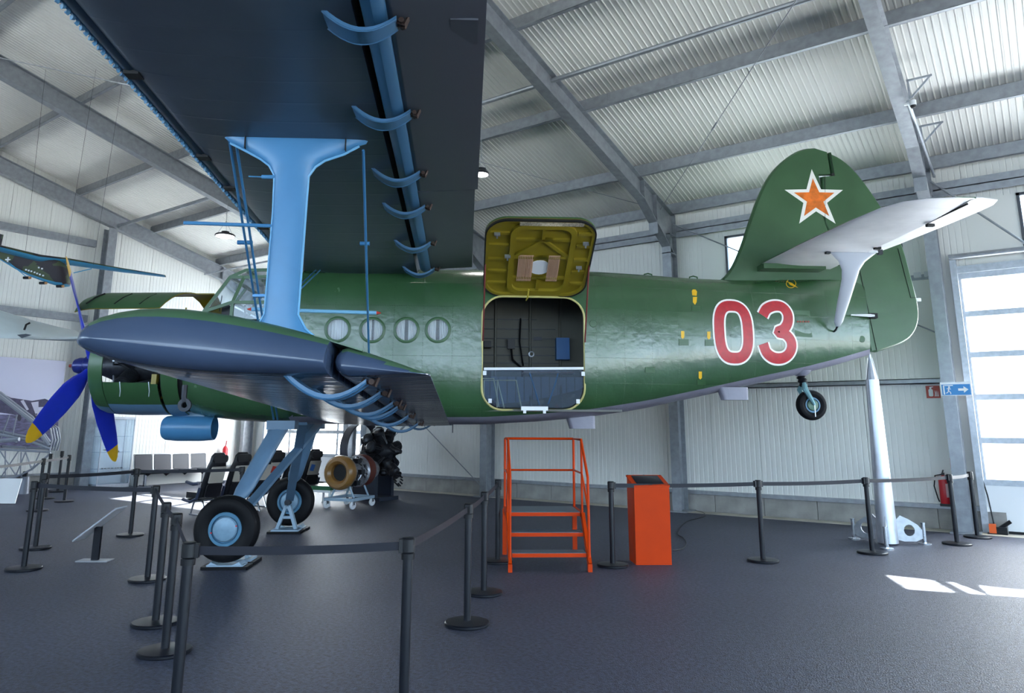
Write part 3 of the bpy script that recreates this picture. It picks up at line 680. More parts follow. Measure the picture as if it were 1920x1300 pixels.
for dx in (0, 1, 2, 3, 4):
    patch([(1494+dx*5, 602), (1497+dx*5, 602), (1497+dx*5, 605), (1494+dx*5, 605)], .011, 'stencil_mark', mat('stencil_red', S(150, 70, 50), .6))
for x, y in ((1456, 526), (1461, 527), (1466, 526), (1470, 527)): patch([(x-2, y-2), (x+1, y-2), (x+1, y+2), (x-2, y+2)], .004, 'stencil_mark', MATS['stencil_red'])
em = [surf(1483 + 9*math.cos(a), 532 + 8*math.sin(a), .005) for a in [i*math.pi/8 for i in range(16)]]
MB().tube(em, .006, n=4, closed=True).build('round_emblem', yellow, plane); patch([(1473, 527), (1485, 531), (1496, 540), (1482, 535)], .007, 'emblem_arrow', yellow)
for px in (1215, 1300):
    P = a_y(px, 521, 0); zt = st(P[0])[1]
    MB().tube([(P[0] - .07, 0, zt - .01), (P[0] - .06, 0, zt + .05), (P[0], 0, zt + .065), (P[0] + .06, 0, zt + .05), (P[0] + .07, 0, zt - .01)], .012, n=6).build('grab_handle', green_plain, plane)
for pa, pb in (((1060, 785), (1115, 785)), ((1345, 738), (1400, 730))):
    A, B = a_y(*pa, -.2), a_y(*pb, -.2); z = st((A[0] + B[0])/2)[0]
    q = MB(); q.prism(rrect(A[0], -.30, B[0], -.12, .06, 4), lambda u, v, t: (u + (.06 if t < z - .1 and u < (A[0]+B[0])/2 else 0), v, t), z - .16, z + .03)
    q.build('antenna_box', belly, plane)
MB().cyl((2.75, -.3, 1.62), (2.75, -.3, 1.76), .008, n=6).build('drain_tube', dark_steel, plane)

# ---- cockpit: frame bars, panes, instrument panel, seats
CK = MB()
def ck(px, py, v=.84): return tuple(a_y(px, py, -v))
A_, B_, C_ = ck(382, 585), ck(432, 520, .80), ck(462, 507, .78)
D_, E_ = ck(436, 567), ck(458, 520, .80)
Fq, Gq = ck(600, 567, .88), ck(600, 523, .86)
def mir(p): return (p[0], -p[1], p[2])
bars = [(A_, B_), (B_, C_), (C_, (.46, C_[1], C_[2] + .02)), (D_, E_), (D_, (.46, -.88, D_[2])), (A_, D_), (E_, (.46, -.82, E_[2] + .02)), (B_, E_), ((D_[0], D_[1], 3.2), D_), ((.10, -.86, 3.2), (.10, -.86, D_[2])), ((.10, -.86, D_[2]), (.10, -.81, E_[2]))]
for p, q in bars: CK.bar(p, q, .035, .045); CK.bar(mir(p), mir(q), .035, .045)
for p in (A_, B_, C_, D_): CK.bar(p, mir(p), .04, .045)
CK.bar((A_[0], 0, A_[2]), (B_[0], 0, B_[2]), .03, .04); CK.bar((C_[0], 0, C_[2]), (.46, 0, C_[2]), .03, .04)
ckf = CK.build('cockpit_frame', green_plain, plane, smooth=0)
def pane(pts, m_=cockpit_glass): MB().add(pts, [tuple(range(len(pts)))]).build('cockpit_pane', m_, ckf, smooth=0)
for f in (lambda p: p, mir):
    pane([f(A_), f(D_), f(E_), f(B_)]); pane([f(D_), f((.10, -.86, D_[2])), f((.10, -.81, E_[2])), f(E_)]); pane([f((D_[0], D_[1], 3.2)), f((.10, -.86, 3.2)), f((.10, -.86, D_[2])), f(D_)])
    pane([f((.10, -.86, D_[2])), f((.46, -.88, D_[2])), f((.46, -.82, E_[2])), f((.10, -.81, E_[2]))])
pane([A_, mir(A_), mir(B_), B_]); pane([B_, mir(B_), mir(C_), C_]); pane([C_, mir(C_), (.46, -C_[1], C_[2]+.02), (.46, C_[1], C_[2]+.02)])
MB().prism([(surf(557, 526)[0], surf(557, 526)[2]), (surf(597, 528)[0], surf(597, 528)[2]), (surf(590, 568)[0], surf(590, 568)[2]), (surf(553, 567)[0], surf(553, 567)[2])], lambda u, v, t: (u, -half_w(u, v) - .012 + t, v), 0, .008).build('side_window', tinted, plane)
MB().box((-.62, -.7, 3.1), (-.5, .7, 3.42)).build('instrument_panel', black_plastic, plane)
for y in (-.42, .42):
    MB().box((-.02, y - .22, 2.9), (.36, y + .22, 3.05)).box((.30, y - .22, 3.0), (.4, y + .22, 3.62)).build('pilot_seat', black_plastic, plane)
    MB().tube([(-.4, y, 3.05), (-.36, y, 3.3), (-.34, y - .1, 3.38), (-.34, y - .12, 3.45)], .014, n=6).build('control_yoke', black_plastic, plane)
MB().tube([(-.72, -.5, 3.36), (-.70, -.5, 3.6)], .008, n=5).build('wiper', black_plastic, plane)

# ---- nose: cowl ring, lower cowl, cowl flaps, raised upper cowl, engine, propeller, oil cooler
ZC, RC = 2.58, .70
nose_blue = mat('nose_underside_blue', S(96, 132, 162), .36, var=.06)
def cowl(x0, x1, prof, a0, a1, name, n=48, th=.02):
    q = MB(); out = []
    for i in range(n + 1):
        a = R(lerp(a0, a1, i/n)); out.append((math.sin(a), math.cos(a)))
    K = len(prof); vs = []
    for s_ in (0, 1):
        for x, r in prof: vs += [(x, -sa*(r - th*s_), ZC + ca*(r - th*s_)) for sa, ca in out]
    k = n + 1; q.v = vs
    for s_ in (0, 1):
        for i in range(K - 1):
            for j in range(n):
                base = s_*K*k + i*k + j; q.f.append([base, base+1, base+k+1, base+k] if s_ else [base, base+k, base+k+1, base+1])
                zz = vs[base][2]; q.m.append(1 if zz < 2.02 else (2 if s_ else 0))
    for i in range(K - 1):
        for j in (0, n): q.f.append([i*k+j, (i+1)*k+j, K*k+(i+1)*k+j, K*k+i*k+j]); q.m.append(0)
    for i in (0, K-1):
        for j in range(n): q.f.append([i*k+j, i*k+j+1, K*k+i*k+j+1, K*k+i*k+j]); q.m.append(0)
    return q.build(name, [green_plain, nose_blue, olive], plane)
cowl(0, 0, [(-2.34, .50), (-2.43, .56), (-2.46, .62), (-2.43, .67), (-2.36, .70), (-2.22, .715)], 0, 360, 'cowl_ring')
cowl(0, 0, [(-2.21, .715), (-1.9, .725), (-1.45, .72)], 113, 295, 'lower_cowl')
cowl(0, 0, [(-1.39, .745), (-1.22, .735), (-1.17, .725)], 100, 300, 'cowl_flap_ring')
ff = cowl(0, 0, [(-1.44, .66), (-1.12, .68)], 0, 360, 'firewall_fairing')
for i in range(3): ff.data.materials[i] = gap_dark
for x in (-1.95, -1.55): MB().tube([(x, -.67*1.06, 2.31), (x + .02, -.70, 2.18), (x + .03, -.725, 2.1)], .006, n=5).build('cowl_latch', alu, plane)
MB().box((-1.52, -.70, 2.28), (-1.45, -.6, 2.42)).build('cowl_bracket', olive, plane)
q = MB(); nx, na = 40, 20; xs2 = np.linspace(-2.78, -1.0, nx); grid = []
for s_ in (0, 1):
    for x in xs2:
        amax = 57 if x < -1.55 else lerp(57, -2, min(1, (x + 1.55)/.27)); rr = .72 - (.07*((-2.45 - x)/.33)**2 if x < -2.45 else 0) - s_*.018
        amn = -12 if x < -1.36 else lerp(-12, -62, min(1, (x + 1.36)/.14))
        zc2 = 2.97 + (.02*(x + 2.8))
        grid += [(x, -rr*math.sin(R(lerp(amn, amax, j/na))), zc2 + rr*math.cos(R(lerp(amn, amax, j/na)))) for j in range(na + 1)]
k = na + 1; Q = nx*k; q.v = grid
for s_ in (0, 1):
    for i in range(nx - 1):
        for j in range(na): bs = s_*Q + i*k + j; q.f.append([bs, bs+1, bs+k+1, bs+k]); q.m.append(s_)
for i in range(nx - 1):
    for j in (0, na): q.f.append([i*k+j, (i+1)*k+j, Q+(i+1)*k+j, Q+i*k+j]); q.m.append(1)
for i in (0, nx-1):
    for j in range(na): q.f.append([i*k+j, i*k+j+1, Q+i*k+j+1, Q+i*k+j]); q.m.append(1)
uc = q.build('raised_upper_cowl', [green_plain, olive], plane)
for x in (-2.62, -2.22, -1.86): MB().tube([(x + .12*t, -.725*math.sin(R(50 - 26*t)), 2.98 + .725*math.cos(R(50 - 26*t))) for t in (0, .5, 1)], .012, n=5).build('louvre_slot', gap_dark, uc)
for x, y in ((-2.3, .5), (-1.3, -.25), (-1.3, .5)): MB().cyl((x, y, 2.9), (x, y*1.0, 3.45), .012, n=6).build('cowl_prop_rod', olive, plane)
MB().box((-1.42, .3, 3.36), (-1.05, .64, 3.4)).build('cowl_hinge', olive, uc)
eng = MB(); eng.lathe([(.05, -2.62), (.14, -2.55), (.2, -2.4), (.27, -2.25), (.3, -1.95), (.28, -1.7), (.42, -1.55), (.42, -1.3), (.05, -1.25)], (0, 0, ZC), (1, 0, 0), n=24)
engine = eng.build('engine_crankcase', oily, plane)
cy = MB(); prof = [(.09, .26)]
for i in range(9): prof += [(.115, .30 + i*.03), (.115, .312 + i*.03), (.085, .314 + i*.03), (.085, .328 + i*.03)]
prof += [(.12, .58), (.11, .63), (.02, .64)]
cy.lathe(prof, (0, 0, 0), (0, 0, 1), n=14); cym = cy.mesh('engine_cylinder', oily)
for i in range(9):
    a = R(i*40); o = put('engine_cylinder', cym, plane, (-2.0, 0, ZC)); o.rotation_euler = (a, 0, 0)
    MB().tube([(-2.28, -.25*math.sin(a + .15), ZC + .25*math.cos(a + .15)), (-2.12, -.6*math.sin(a + .12), ZC + .6*math.cos(a + .12))], .016, n=5).build('push_rod_tube', alu, engine)
    MB().tube([(-1.8, -.6*math.sin(a), ZC + .6*math.cos(a)), (-1.62, -.5*math.sin(a), ZC + .5*math.cos(a)), (-1.55, -.35*math.sin(a), ZC + .35*math.cos(a))], .035, n=7).build('intake_pipe', oily, engine)
hub = MB().lathe([(.0, -3.0), (.05, -2.99), (.1, -2.95), (.125, -2.88), (.12, -2.80), (.15, -2.78), (.16, -2.62), (.1, -2.58), (.1, -2.5)], (0, 0, ZC), (1, 0, 0), n=24).build('propeller_hub', mat('hub_blue', S(30, 40, 110), .3, .2), plane)
MB().cyl((-3.04, 0, ZC), (-2.99, 0, ZC), .025, n=10).build('hub_cap', mat('cap_red', S(150, 60, 50), .4), hub)
bl = MB(); rg = []
for r, ch, tw, th in [(.13, .10, 60, .09), (.25, .13, 52, .08), (.40, .22, 46, .06), (.65, .285, 38, .045), (1.0, .295, 30, .034), (1.35, .26, 24, .026), (1.54, .22, 22, .02), (1.541, .22, 22, .02), (1.68, .17, 20, .016), (1.76, .11, 19, .012), (1.81, .03, 19, .006)]:
    t = -R(tw); rr_ = []
    for i in range(14):
        a = 2*math.pi*i/14; u, w = ch/2*math.cos(a), th/2*math.sin(a)
        rr_.append((u*math.sin(t) + w*math.cos(t), u*math.cos(t) - w*math.sin(t), r))
    rg.append(rr_)
n = 14; bl.v = [p for r in rg for p in r]
for i in range(len(rg) - 1):
    for j in range(n): bl.f.append([i*n+j, i*n+(j+1) % n, (i+1)*n+(j+1) % n, (i+1)*n+j]); bl.m.append(1 if i >= 7 else 0)
bl.f += [list(range(n))[::-1], list(range((len(rg)-1)*n, len(rg)*n))]; bl.m += [0, 1]
blm = bl.mesh('propeller_blade', [dark_blue, yellow], 50)
for k in range(4):
    o = put('propeller_blade', blm, plane, (-2.70, 0, ZC)); o.rotation_euler = (R(37 + 90*k), 0, 0)
q = MB(); q.lathe([(.15, 0), (.175, .04), (.19, .2), (.19, .55), (.175, .74), (.165, .74), (.17, .55), (.165, .2), (.14, .03), (.15, 0)], (-1.55, 0, 1.67), (1, 0, 0), n=28).build('oil_cooler_tunnel', sky_blue, plane)
MB().box((-1.35, -.08, 1.8), (-.95, .08, 1.95)).build('oil_cooler_pylon', nose_blue, plane)
MB().cyl((-1.2, 0, 1.67), (-1.15, 0, 1.67), .165, n=20).build('oil_cooler_core', gap_dark, plane)
# ---- wings
def air(s_): return 2*5*(.2969*math.sqrt(max(s_, 0)) - .126*s_ - .3516*s_**2 + .2843*s_**3 - .1015*s_**4)
def section(x_le, ch, zle, zte, T, a, b_, n=16, up=.75, nose_r=None):
    """closed loop of (x, z) over the chord fraction a..b"""
    ss = [lerp(a, b_, (1 - math.cos(math.pi*i/n))/2) for i in range(n + 1)]
    U = [(x_le + s_*ch, lerp(zle, zte, s_) + up*T*air(s_)) for s_ in ss]; Lw = [(x_le + s_*ch, lerp(zle, zte, s_) - (1-up)*T*air(s_)) for s_ in ss]
    if a > .01:      # blunt round nose of a flap
        zc = (U[0][1] + Lw[0][1])/2; hr = (U[0][1] - Lw[0][1])/2
        nose = [(U[0][0] - hr*math.cos(R(t)), zc - hr*math.sin(R(t))) for t in (60, 30, 0, -30, -60)]
        return Lw[::-1] + nose + U
    return Lw[::-1] + U[1:]
def wing(name, side, y0, y1, spec, a, b_, mats, tip=0., ny=12, up=.75):
    """side -1 port, +1 starboard; spec(y) -> x_le, chord, z_le, z_te, thickness"""
    ys = list(np.linspace(y0, y1 - tip, ny)) + ([y1 - tip + tip*math.sin(R(t)) for t in (25, 45, 62, 76, 86, 90)] if tip else [])
    rings = []
    for y in ys:
        xl, ch, zl, zt, T = spec(y)
        if tip and y > y1 - tip:
            q_ = (y - (y1 - tip))/tip; k = math.sqrt(max(0, 1 - q_*q_)); sh = 1 - k
            T = T*max(.05, k); xl += sh*ch*.07; ch = ch*(1 - sh*(.11)); 
        rings.append([(x, side*y, z) for x, z in section(xl, ch, zl, zt, T, a, b_, up=up)])
    q = MB(); n = len(rings[0]); q.v = [p for r in rings for p in r]
    for i in range(len(rings) - 1):
        for j in range(n):
            q.f.append([i*n+j, i*n+(j+1) % n, (i+1)*n+(j+1) % n, (i+1)*n+j])
            half = 17
            q.m.append(0 if j < half - 1 or (a > .01 and j < half + 4) else 1)
    q.f += [list(range(n))[::-1], list(range((len(rings)-1)*n, len(rings)*n))]; q.m += [0, 0]
    o = q.build(name, mats, plane, smooth=40)
    mi_ = []
    for p in o.data.polygons:                      # upper side green, the rest blue grey
        cxx, cyy, czz = p.center; xl, ch, zl, zt, T = spec(abs(cyy)); s_ = min(1, max(0, (cxx - xl)/ch))
        mi_.append(1 if czz - lerp(zl, zt, s_) > .60*up*T*air(s_) + .004 else 0)
    if a > .01: mi_ = [1 if p.normal.z > .75 else 0 for p in o.data.polygons]
    o.data.polygons.foreach_set('material_index', mi_)
    return o
up_spec = lambda y: (.44, 2.56, 3.985 + .05*y, 3.955 + .05*y, .34)
lo_spec = lambda y: (.68, 2.04, 1.86 + .047*y, 1.69 + .047*y, .36)
HU, HL = .735, .745
flap_mats = [mat('flap_blue_grey', S(84, 88, 98), .38, var=.05, scale=2), wing_top]
for side in (-1, 1):
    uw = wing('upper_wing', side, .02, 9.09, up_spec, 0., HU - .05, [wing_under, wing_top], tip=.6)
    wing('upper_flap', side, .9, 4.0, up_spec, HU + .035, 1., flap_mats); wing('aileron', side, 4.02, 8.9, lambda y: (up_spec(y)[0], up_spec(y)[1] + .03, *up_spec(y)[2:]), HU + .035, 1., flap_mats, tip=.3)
    for sp_, h_, ya_, yb_, u_ in ((up_spec, HU, .9, 8.8, .75), (lo_spec, HL, .9, 7.0, .70)):      # skin closing the slot from above
        q = MB(); rgs = []
        for y in np.linspace(ya_, yb_, 10):
            xl, ch, zl, zt, T = sp_(y); rgs.append([(xl + s_*ch, side*y, lerp(zl, zt, s_) + u_*T*air(s_) - d_) for s_, d_ in ((h_ - .08, .004), (h_ + .06, .004), (h_ + .06, .012), (h_ - .08, .012))])
        q.loft(rgs).build('slot_skin', wing_top, plane, smooth=30)
    # bright round nose of the flap seen in the slot
    nose = MB(); pts = []
    for y in np.linspace(.92, 8.8, 14):
        xl, ch, zl, zt, T = up_spec(y); pts.append((xl + HU*ch + .0, side*y, lerp(zl, zt, HU) - .015))
    nose.tube(pts, .085, n=12).build('flap_nose', mat('flap_nose_blue', S(52, 94, 128), .36), plane)
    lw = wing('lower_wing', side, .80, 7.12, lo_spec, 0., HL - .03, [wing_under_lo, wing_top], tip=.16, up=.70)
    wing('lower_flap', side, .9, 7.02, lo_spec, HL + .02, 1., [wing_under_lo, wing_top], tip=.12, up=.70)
    # slat along the leading edge of the upper wing
    sl = MB(); rgs = []
    for y in np.linspace(.9, 8.9, 16):
        xl, ch, zl, zt, T = up_spec(y)
        rgs.append([(xl - .10 + .10*(1 - math.cos(R(t))) if False else xl - .02 - .085*math.cos(R(t)), side*y, zl + .05 + .075*math.sin(R(t))) for t in range(0, 360, 30)])
    sl.loft(rgs).build('slat', mat('slat_dark_blue', S(52, 70, 88), .34), plane)
    lace = MB(); k = 1400
    pts = [(.33 + .013*math.cos(i*.6), side*lerp(.9, 8.9, i/k), 3.99 + .05*lerp(.9, 8.9, i/k) + .013*math.sin(i*.6)) for i in range(k + 1)]
    lace.tube(pts, .016, n=4).build('slat_lacing', mat('lacing_blue', S(96, 150, 188), .4), plane)
    for y in (6.2, 4.7, 3.9, 2.6, 1.4): MB().box((.38, side*y - .05, 3.94 + .05*y), (.49, side*y + .05, 4.0 + .05*y)).build('slat_track', gap_dark, plane)
# curved flap hinge arms under the wings
def hinge(px0, px1, spec_, z0, dih, side=-1, w=.11, drop=.13):
    def on(px, py):
        d = ray(px, py); nrm = np.array([0, 0, 1.]) - dih*PORT; P0 = A0 + np.array([0, 0, z0]); t = ((P0 - EYE) @ nrm)/(d @ nrm); return loc(EYE + t*d)
    a, c = on(*px0), on(*px1); y = -(a[1] + c[1])/2
    return a[0], c[0], y
def hinge_arm(y, x0, x1, zf, side, drop, w):
    q = MB(); k = 10; L0, Hh = x1 - x0, drop; rings = []
    for i in range(k + 1):
        t = i/k; x = lerp(x0, x1, t); s_ = t
        z = zf(x0, y)*(1 - t) + zf(x1, y)*t - Hh*math.sin(math.pi*min(1, t*.92))**.9
        ww = w*(1 - .35*t); tt = .035*(1 - .3*t)
        rings.append([(x, side*y - ww/2, z), (x, side*y + ww/2, z), (x, side*y + ww/2, z + tt), (x, side*y - ww/2, z + tt)])
    q.loft(rings); o = q.build('hinge_arm', arm_blue, plane, smooth=50)
    e = MB(); xe, ze = x1, zf(x1, y) - .02
    for s2 in (-.02, .02): e.tube([(xe - .03, side*y + s2, ze - .0), (xe + .05, side*y + s2, ze - .03), (xe + .08, side*y + s2*.5, ze + .05)], .012, n=5)
    e.cyl((xe + .03, side*y - .05, ze - .01), (xe + .03, side*y + .05, ze - .01), .018, n=8); e.build('hinge_bolt', mat('rusty_bolt', S(60, 44, 38), .6, .4), o)
    for s2 in (-1, 1):
        pts = [(lerp(x0, x1, i/k), side*y + s2*w/2*(1 - .35*i/k), (zf(x0, y)*(1 - i/k) + zf(x1, y)*i/k) - Hh*math.sin(math.pi*min(1, i/k*.92))**.9) for i in range(k + 1)]
        MB().tube(pts, .006, n=4).build('arm_flange', arm_blue, o)
def z_up(x, y): xl, ch, zl, zt, T = up_spec(y); s_ = (x - xl)/ch; return lerp(zl, zt, s_) - .25*T*air(min(max(s_, 0), 1)) - .0
def z_lo(x, y): xl, ch, zl, zt, T = lo_spec(y); s_ = (x - xl)/ch; return lerp(zl, zt, s_) - .25*T*air(min(max(s_, 0), 1))
for y in (7.05, 5.8, 4.55, 3.6, 2.25, .98): hinge_arm(y, 2.0, 2.46, z_up, -1, .13, .2)
for y in (6.85, 6.1, 5.2, 4.75, 3.5, 1.9): hinge_arm(y, 1.86, 2.34, z_lo, -1, .14, .2)
for y in (5.2, 3.5, 1.9): hinge_arm(y, 1.86, 2.34, z_lo, 1, .13, .15)
# skin patches and ring on the upper wing underside
MB().box((2.80, -7.05, 4.285), (2.98, -6.75, 4.30)).build('trim_plate', flap_mats[0], plane, smooth=0)
# lower-wing mooring lug
MB().tube([(1.02, -6.2, 1.985), (1.02, -6.2, 1.90), (1.03, -6.2, 1.87)], .018, n=6).lathe([(.02, -.01), (.045, -.01), (.045, .01), (.02, .01)], (1.03, -6.2, 1.85), (0, 1, 0), n=14).build('mooring_lug', dark_steel, plane)
# ---- interplane struts, wires, pitot tubes
def i_strut(side):
    q = MB(); rg = []
    prof = [(4.27, .75, 2.07, .05), (4.19, .78, 2.03, .06), (4.12, .86, 1.97, .06), (4.04, 1.02, 1.84, .06), (3.98, 1.13, 1.68, .06), (3.92, 1.21, 1.60, .06), (3.83, 1.26, 1.545, .06), (3.5, 1.27, 1.54, .06), (2.62, 1.26, 1.53, .06), (2.50, 1.2, 1.6, .06), (2.40, 1.05, 1.72, .06), (2.30, .85, 1.9, .05), (2.19, .8, 2.0, .05)]
    for z, xa_, xb_, th in prof:
        xm_, hw = (xa_ + xb_)/2, (xb_ - xa_)/2; r = []
        for i in range(24):
            a = 2*math.pi*i/24; r.append((xm_ + hw*math.cos(a), side*5.25 + th*math.copysign(abs(math.sin(a))**.8, math.sin(a)), z - (.04*(xm_ + hw*math.cos(a) - .75) if z > 4.15 else 0)))
        rg.append(r)
    q.loft(rg); s_ = q.build('interplane_strut', sky_blue, plane, smooth=50)
    # riveted edge strips
    for e in (0, 1):
        pts = [((pr[1] if e == 0 else pr[2]), side*5.25 - .02*0, pr[0]) for pr in prof[2:-2]]
        MB().tube(pts, .014, n=6).build('edge_strip', mat('strut_edge_blue', S(110, 168, 208), .4), s_)
    for x in (1.0, 1.86): MB().box((x - .004, side*5.25 - .064, 4.06), (x + .004, side*5.25 + .064, 4.22)).build('fairing_seam', gap_dark, s_)
    return s_
i_strut(-1); i_strut(1)
wire_blue = mat('wire_blue', S(66, 128, 178), .32, .2)
def wire(p, q, r=.013, nm='bracing_wire'): return MB().cyl(p, q, r, n=8).build(nm, wire_blue, plane)
for side in (-1, 1):
    for dx in (0, .055):
        wire((.83 + dx, side*5.2, 4.17), (.28 + dx, side*.9, 1.8)); 
    wire((2.0, side*5.2, 4.10), (1.62, side*.9, 1.76))
    for dx in (0, .06): wire((.74 + dx, side*.9, 3.92), (.92 + dx, side*5.1, 2.3), .010)
    MB().box((.58, side*3.30 - .03, 3.10), (.74, side*3.30 + .03, 3.13)).build('wire_clamp', wire_blue, plane)
pt = a_y(462, 455, -3.9); MB().cyl((pt[0] - .09, pt[1], pt[2]), (pt[0] + .06, pt[1], pt[2]), .022, n=10).build('wire_clamp', wire_blue, plane)
pt = a_y(684, 457, -3.75); MB().cyl((pt[0] - .05, pt[1], pt[2]), (pt[0] + .05, pt[1], pt[2]), .022, n=10).build('wire_clamp', wire_blue, plane)
p, q_ = a_y(345, 418, -5.25), a_y(513, 424, -5.25); MB().cyl(p, q_, .016, n=10).build('pitot_tube', sky_blue, plane)
p, q_ = a_y(491, 332, -5.25), a_y(522, 332, -5.25); MB().cyl(p, q_, .018, n=10).cyl(a_y(466, 331, -5.25), p, .006, n=6).build('pitot_tube', sky_blue, plane)
p, q_ = a_y(472, 580, -2.9), a_y(706, 587, -2.9); jv = MB().cyl(p, q_, .022, n=10).build('wire_spacer_rod', mat('spacer_blue', S(130, 186, 220), .4), plane)
for e, d in ((p, -1), (q_, 1)): MB().cyl(e, (e[0] + d*.05, e[1], e[2]), .022, .006, n=10).build('rod_tip', mat('tip_red', S(196, 60, 44), .5), jv)
# ---- undercarriage
def wheel(name, c, r, w, parent, hubm, n=40):
    t = MB(); hw = w/2
    pr = [(r*.50, -hw*.62), (r*.58, -hw*.8), (r*.72, -hw*.97), (r*.84, -hw*.92), (r*.91, -hw*.78), (r*.915, -hw*.74), (r*.955, -hw*.62), (r*.96, -hw*.57), (r*.985, -hw*.36), (r*.99, -hw*.31), (r, -hw*.1), (r, hw*.1), (r*.99, hw*.31), (r*.955, hw*.62), (r*.9, hw*.8), (r*.72, hw*.97), (r*.58, hw*.8), (r*.5, hw*.62)]
    o = t.lathe(pr, c, (0, 1, 0), n=n).build(name, rubber, parent)
    for s_ in (-1, 1):
        MB().lathe([(r*.52, s_*hw*.60), (r*.50, s_*hw*.72), (r*.42, s_*hw*.72), (r*.41, s_*hw*.5), (r*.38, s_*hw*.5)], c, (0, 1, 0), n=32).build('rim_ring', mat('rim_blue', S(70, 118, 148), .4), o)
        MB().lathe([(r*.38, s_*hw*.5), (r*.375, s_*hw*.66), (r*.34, s_*hw*.8), (r*.2, s_*hw*.9), (.0, s_*hw*.93)], c, (0, 1, 0), n=32).build('hub_cap', hubm, o)
    return o
hub_blue = mat('hub_blue_grey', S(120, 150, 172), .35, .1, var=.12, scale=12)
for side in (-1, 1):
    w = wheel('main_wheel', (0, side*1.68, .46), .40, .26, plane, hub_blue)
    for a in (0, 180): MB().box((.155*math.cos(R(a + 15)) - .02, side*1.78, .46 + .155*math.sin(R(a + 15)) - .008), (.155*math.cos(R(a + 15)) + .0, side*1.785, .46 + .155*math.sin(R(a + 15)) + .008)).build('slip_mark', red_paint, w)
    leg = MB(); rg = []
    top, bot = V3((.42, side*.98, 1.74)), V3((.06, side*1.50, .78))
    for t, hw, th in ((0, .145, .085), (.1, .13, .08), (.5, .125, .078), (.86, .12, .075), (.95, .10, .065), (1, .06, .05)):
        c = top.lerp(bot, t); rg.append([(c.x + hw*math.cos(R(a)), c.y + th*math.sin(R(a)), c.z) for a in range(0, 360, 20)])
    leg.loft(rg); leg.build('gear_leg_fairing', gear_blue_shaded, plane, smooth=45)
    MB().cyl((.10, side*1.46, .86), (.0, side*1.52, .46), .045, n=12).build('shock_piston', alu, plane)
    MB().box((.24, side*.98 - .12, 1.66), (.62, side*.98 + .12, 1.78)).build('gear_root_fairing', gear_blue_shaded, plane)
    q = MB(); q.bar((.02, side*1.50, .50), (.62, -side*.62, 1.74), .13, .045, (0, 0, 1)); q.build('gear_brace', gear_blue_shaded, plane)
    MB().cyl((0, side*1.44, .46), (0, side*1.72, .46), .05, n=12).build('axle', dark_steel, plane)
    MB().tube([(.05, side*1.45, .7), (.14, side*1.3, 1.0), (.3, side*1.1, 1.5)], .012, n=6).build('brake_line', black_plastic, plane)
# tail wheel
TW = a_y(1521, 760, 0)
wheel('tail_wheel', (TW[0], 0, TW[2]), .235, .17, plane, mat('tail_hub_green', S(90, 120, 100), .4), n=32)
MB().lathe([(.16, 0), (.13, .05), (.06, .09)], (TW[0] - .13, 0, st(TW[0])[0] + .02), (0, 0, -1), n=18).build('tail_wheel_fairing', belly, plane)
MB().lathe([(.05, 0), (.075, .02), (.055, .05), (.075, .08), (.055, .11), (.07, .14), (.05, .17)], (TW[0] - .13, 0, st(TW[0])[0] - .06), (.25, 0, -1), n=16).build('tail_wheel_boot', black_plastic, plane)
tk = mat('fork_teal', S(110, 150, 156), .4, .2)
for s_ in (-1, 1):
    MB().tube([(TW[0] - .10, s_*.03, TW[2] + .33), (TW[0] - .12, s_*.09, TW[2] + .24), (TW[0] - .04, s_*.115, TW[2] + .08), (TW[0], s_*.115, TW[2])], [.04, .045, .03, .02], n=8).build('tail_wheel_fork', tk, plane)
MB().box((TW[0] - .01, -.13, TW[2] - .18), (TW[0] + .0, -.12, TW[2])).build('ground_strip', alu, plane)

# ---- fin, rudder, tailplane
FT = .07
def slab(poly, t, name, m_, bev=.014):
    """plate in the plane of symmetry with thinned edges"""
    cx = sum(p[0] for p in poly)/len(poly); cz = sum(p[1] for p in poly)/len(poly); n = len(poly)
    rings = []
    def off(d): 
        out = []
        for i in range(n):
            p, a, c = poly[i], poly[i-1], poly[(i+1) % n]; du, dv = c[0]-a[0], c[1]-a[1]; l = math.hypot(du, dv) or 1
            nx_, nz_ = dv/l, -du/l
            out.append((p[0] - nx_*d, p[1] - nz_*d))
        return out
    area = sum(poly[i-1][0]*poly[i][1] - poly[i][0]*poly[i-1][1] for i in range(n)); sg = 1 if area > 0 else -1
    for d, tt in ((bev*2.2*sg, t), (bev*.8*sg, t*.72), (0, t*.25), (0, -t*.25), (bev*.8*sg, -t*.72), (bev*2.2*sg, -t)):
        rings.append([(u, -tt, v) for u, v in off(d)])
    q = MB(); q.loft(rings); return q.build(name, m_, plane, smooth=35)
P2 = lambda px, py: (a_y(px, py, 0)[0], a_y(px, py, 0)[2])
fin_px = [(1340, 530), (1358, 519), (1374, 495), (1388, 462), (1402, 420), (1418, 375), (1436, 338), (1456, 312), (1482, 291), (1505, 281), (1525, 279), (1549, 287), (1556, 330), (1534, 331), (1540, 400), (1552, 440), (1600, 480), (1606, 520), (1580, 560), (1420, 545)]
def dense(px, n=4): return smooth_path([P2(*p) for p in px], n)
slab(dense(fin_px[:11], 3) + [P2(*p) for p in fin_px[11:]], FT, 'fin', skin('green_fin_paint', S(56, 90, 58), .36, dent=.3, rivet=False))
rud = dense([(1551, 288), (1575, 300), (1600, 322), (1624, 352), (1645, 383), (1668, 420), (1690, 465), (1704, 515), (1716, 560), (1720, 590), (1716, 615), (1704, 634), (1685, 646), (1660, 655), (1641, 661)], 3)
rud += [P2(1628, 660), P2(1606, 580), P2(1592, 505), P2(1590, 470), P2(1552, 440), P2(1542, 418), P2(1538, 333), P2(1559, 331)]
slab(rud, FT*.93, 'rudder', MATS['green_fin_paint'])
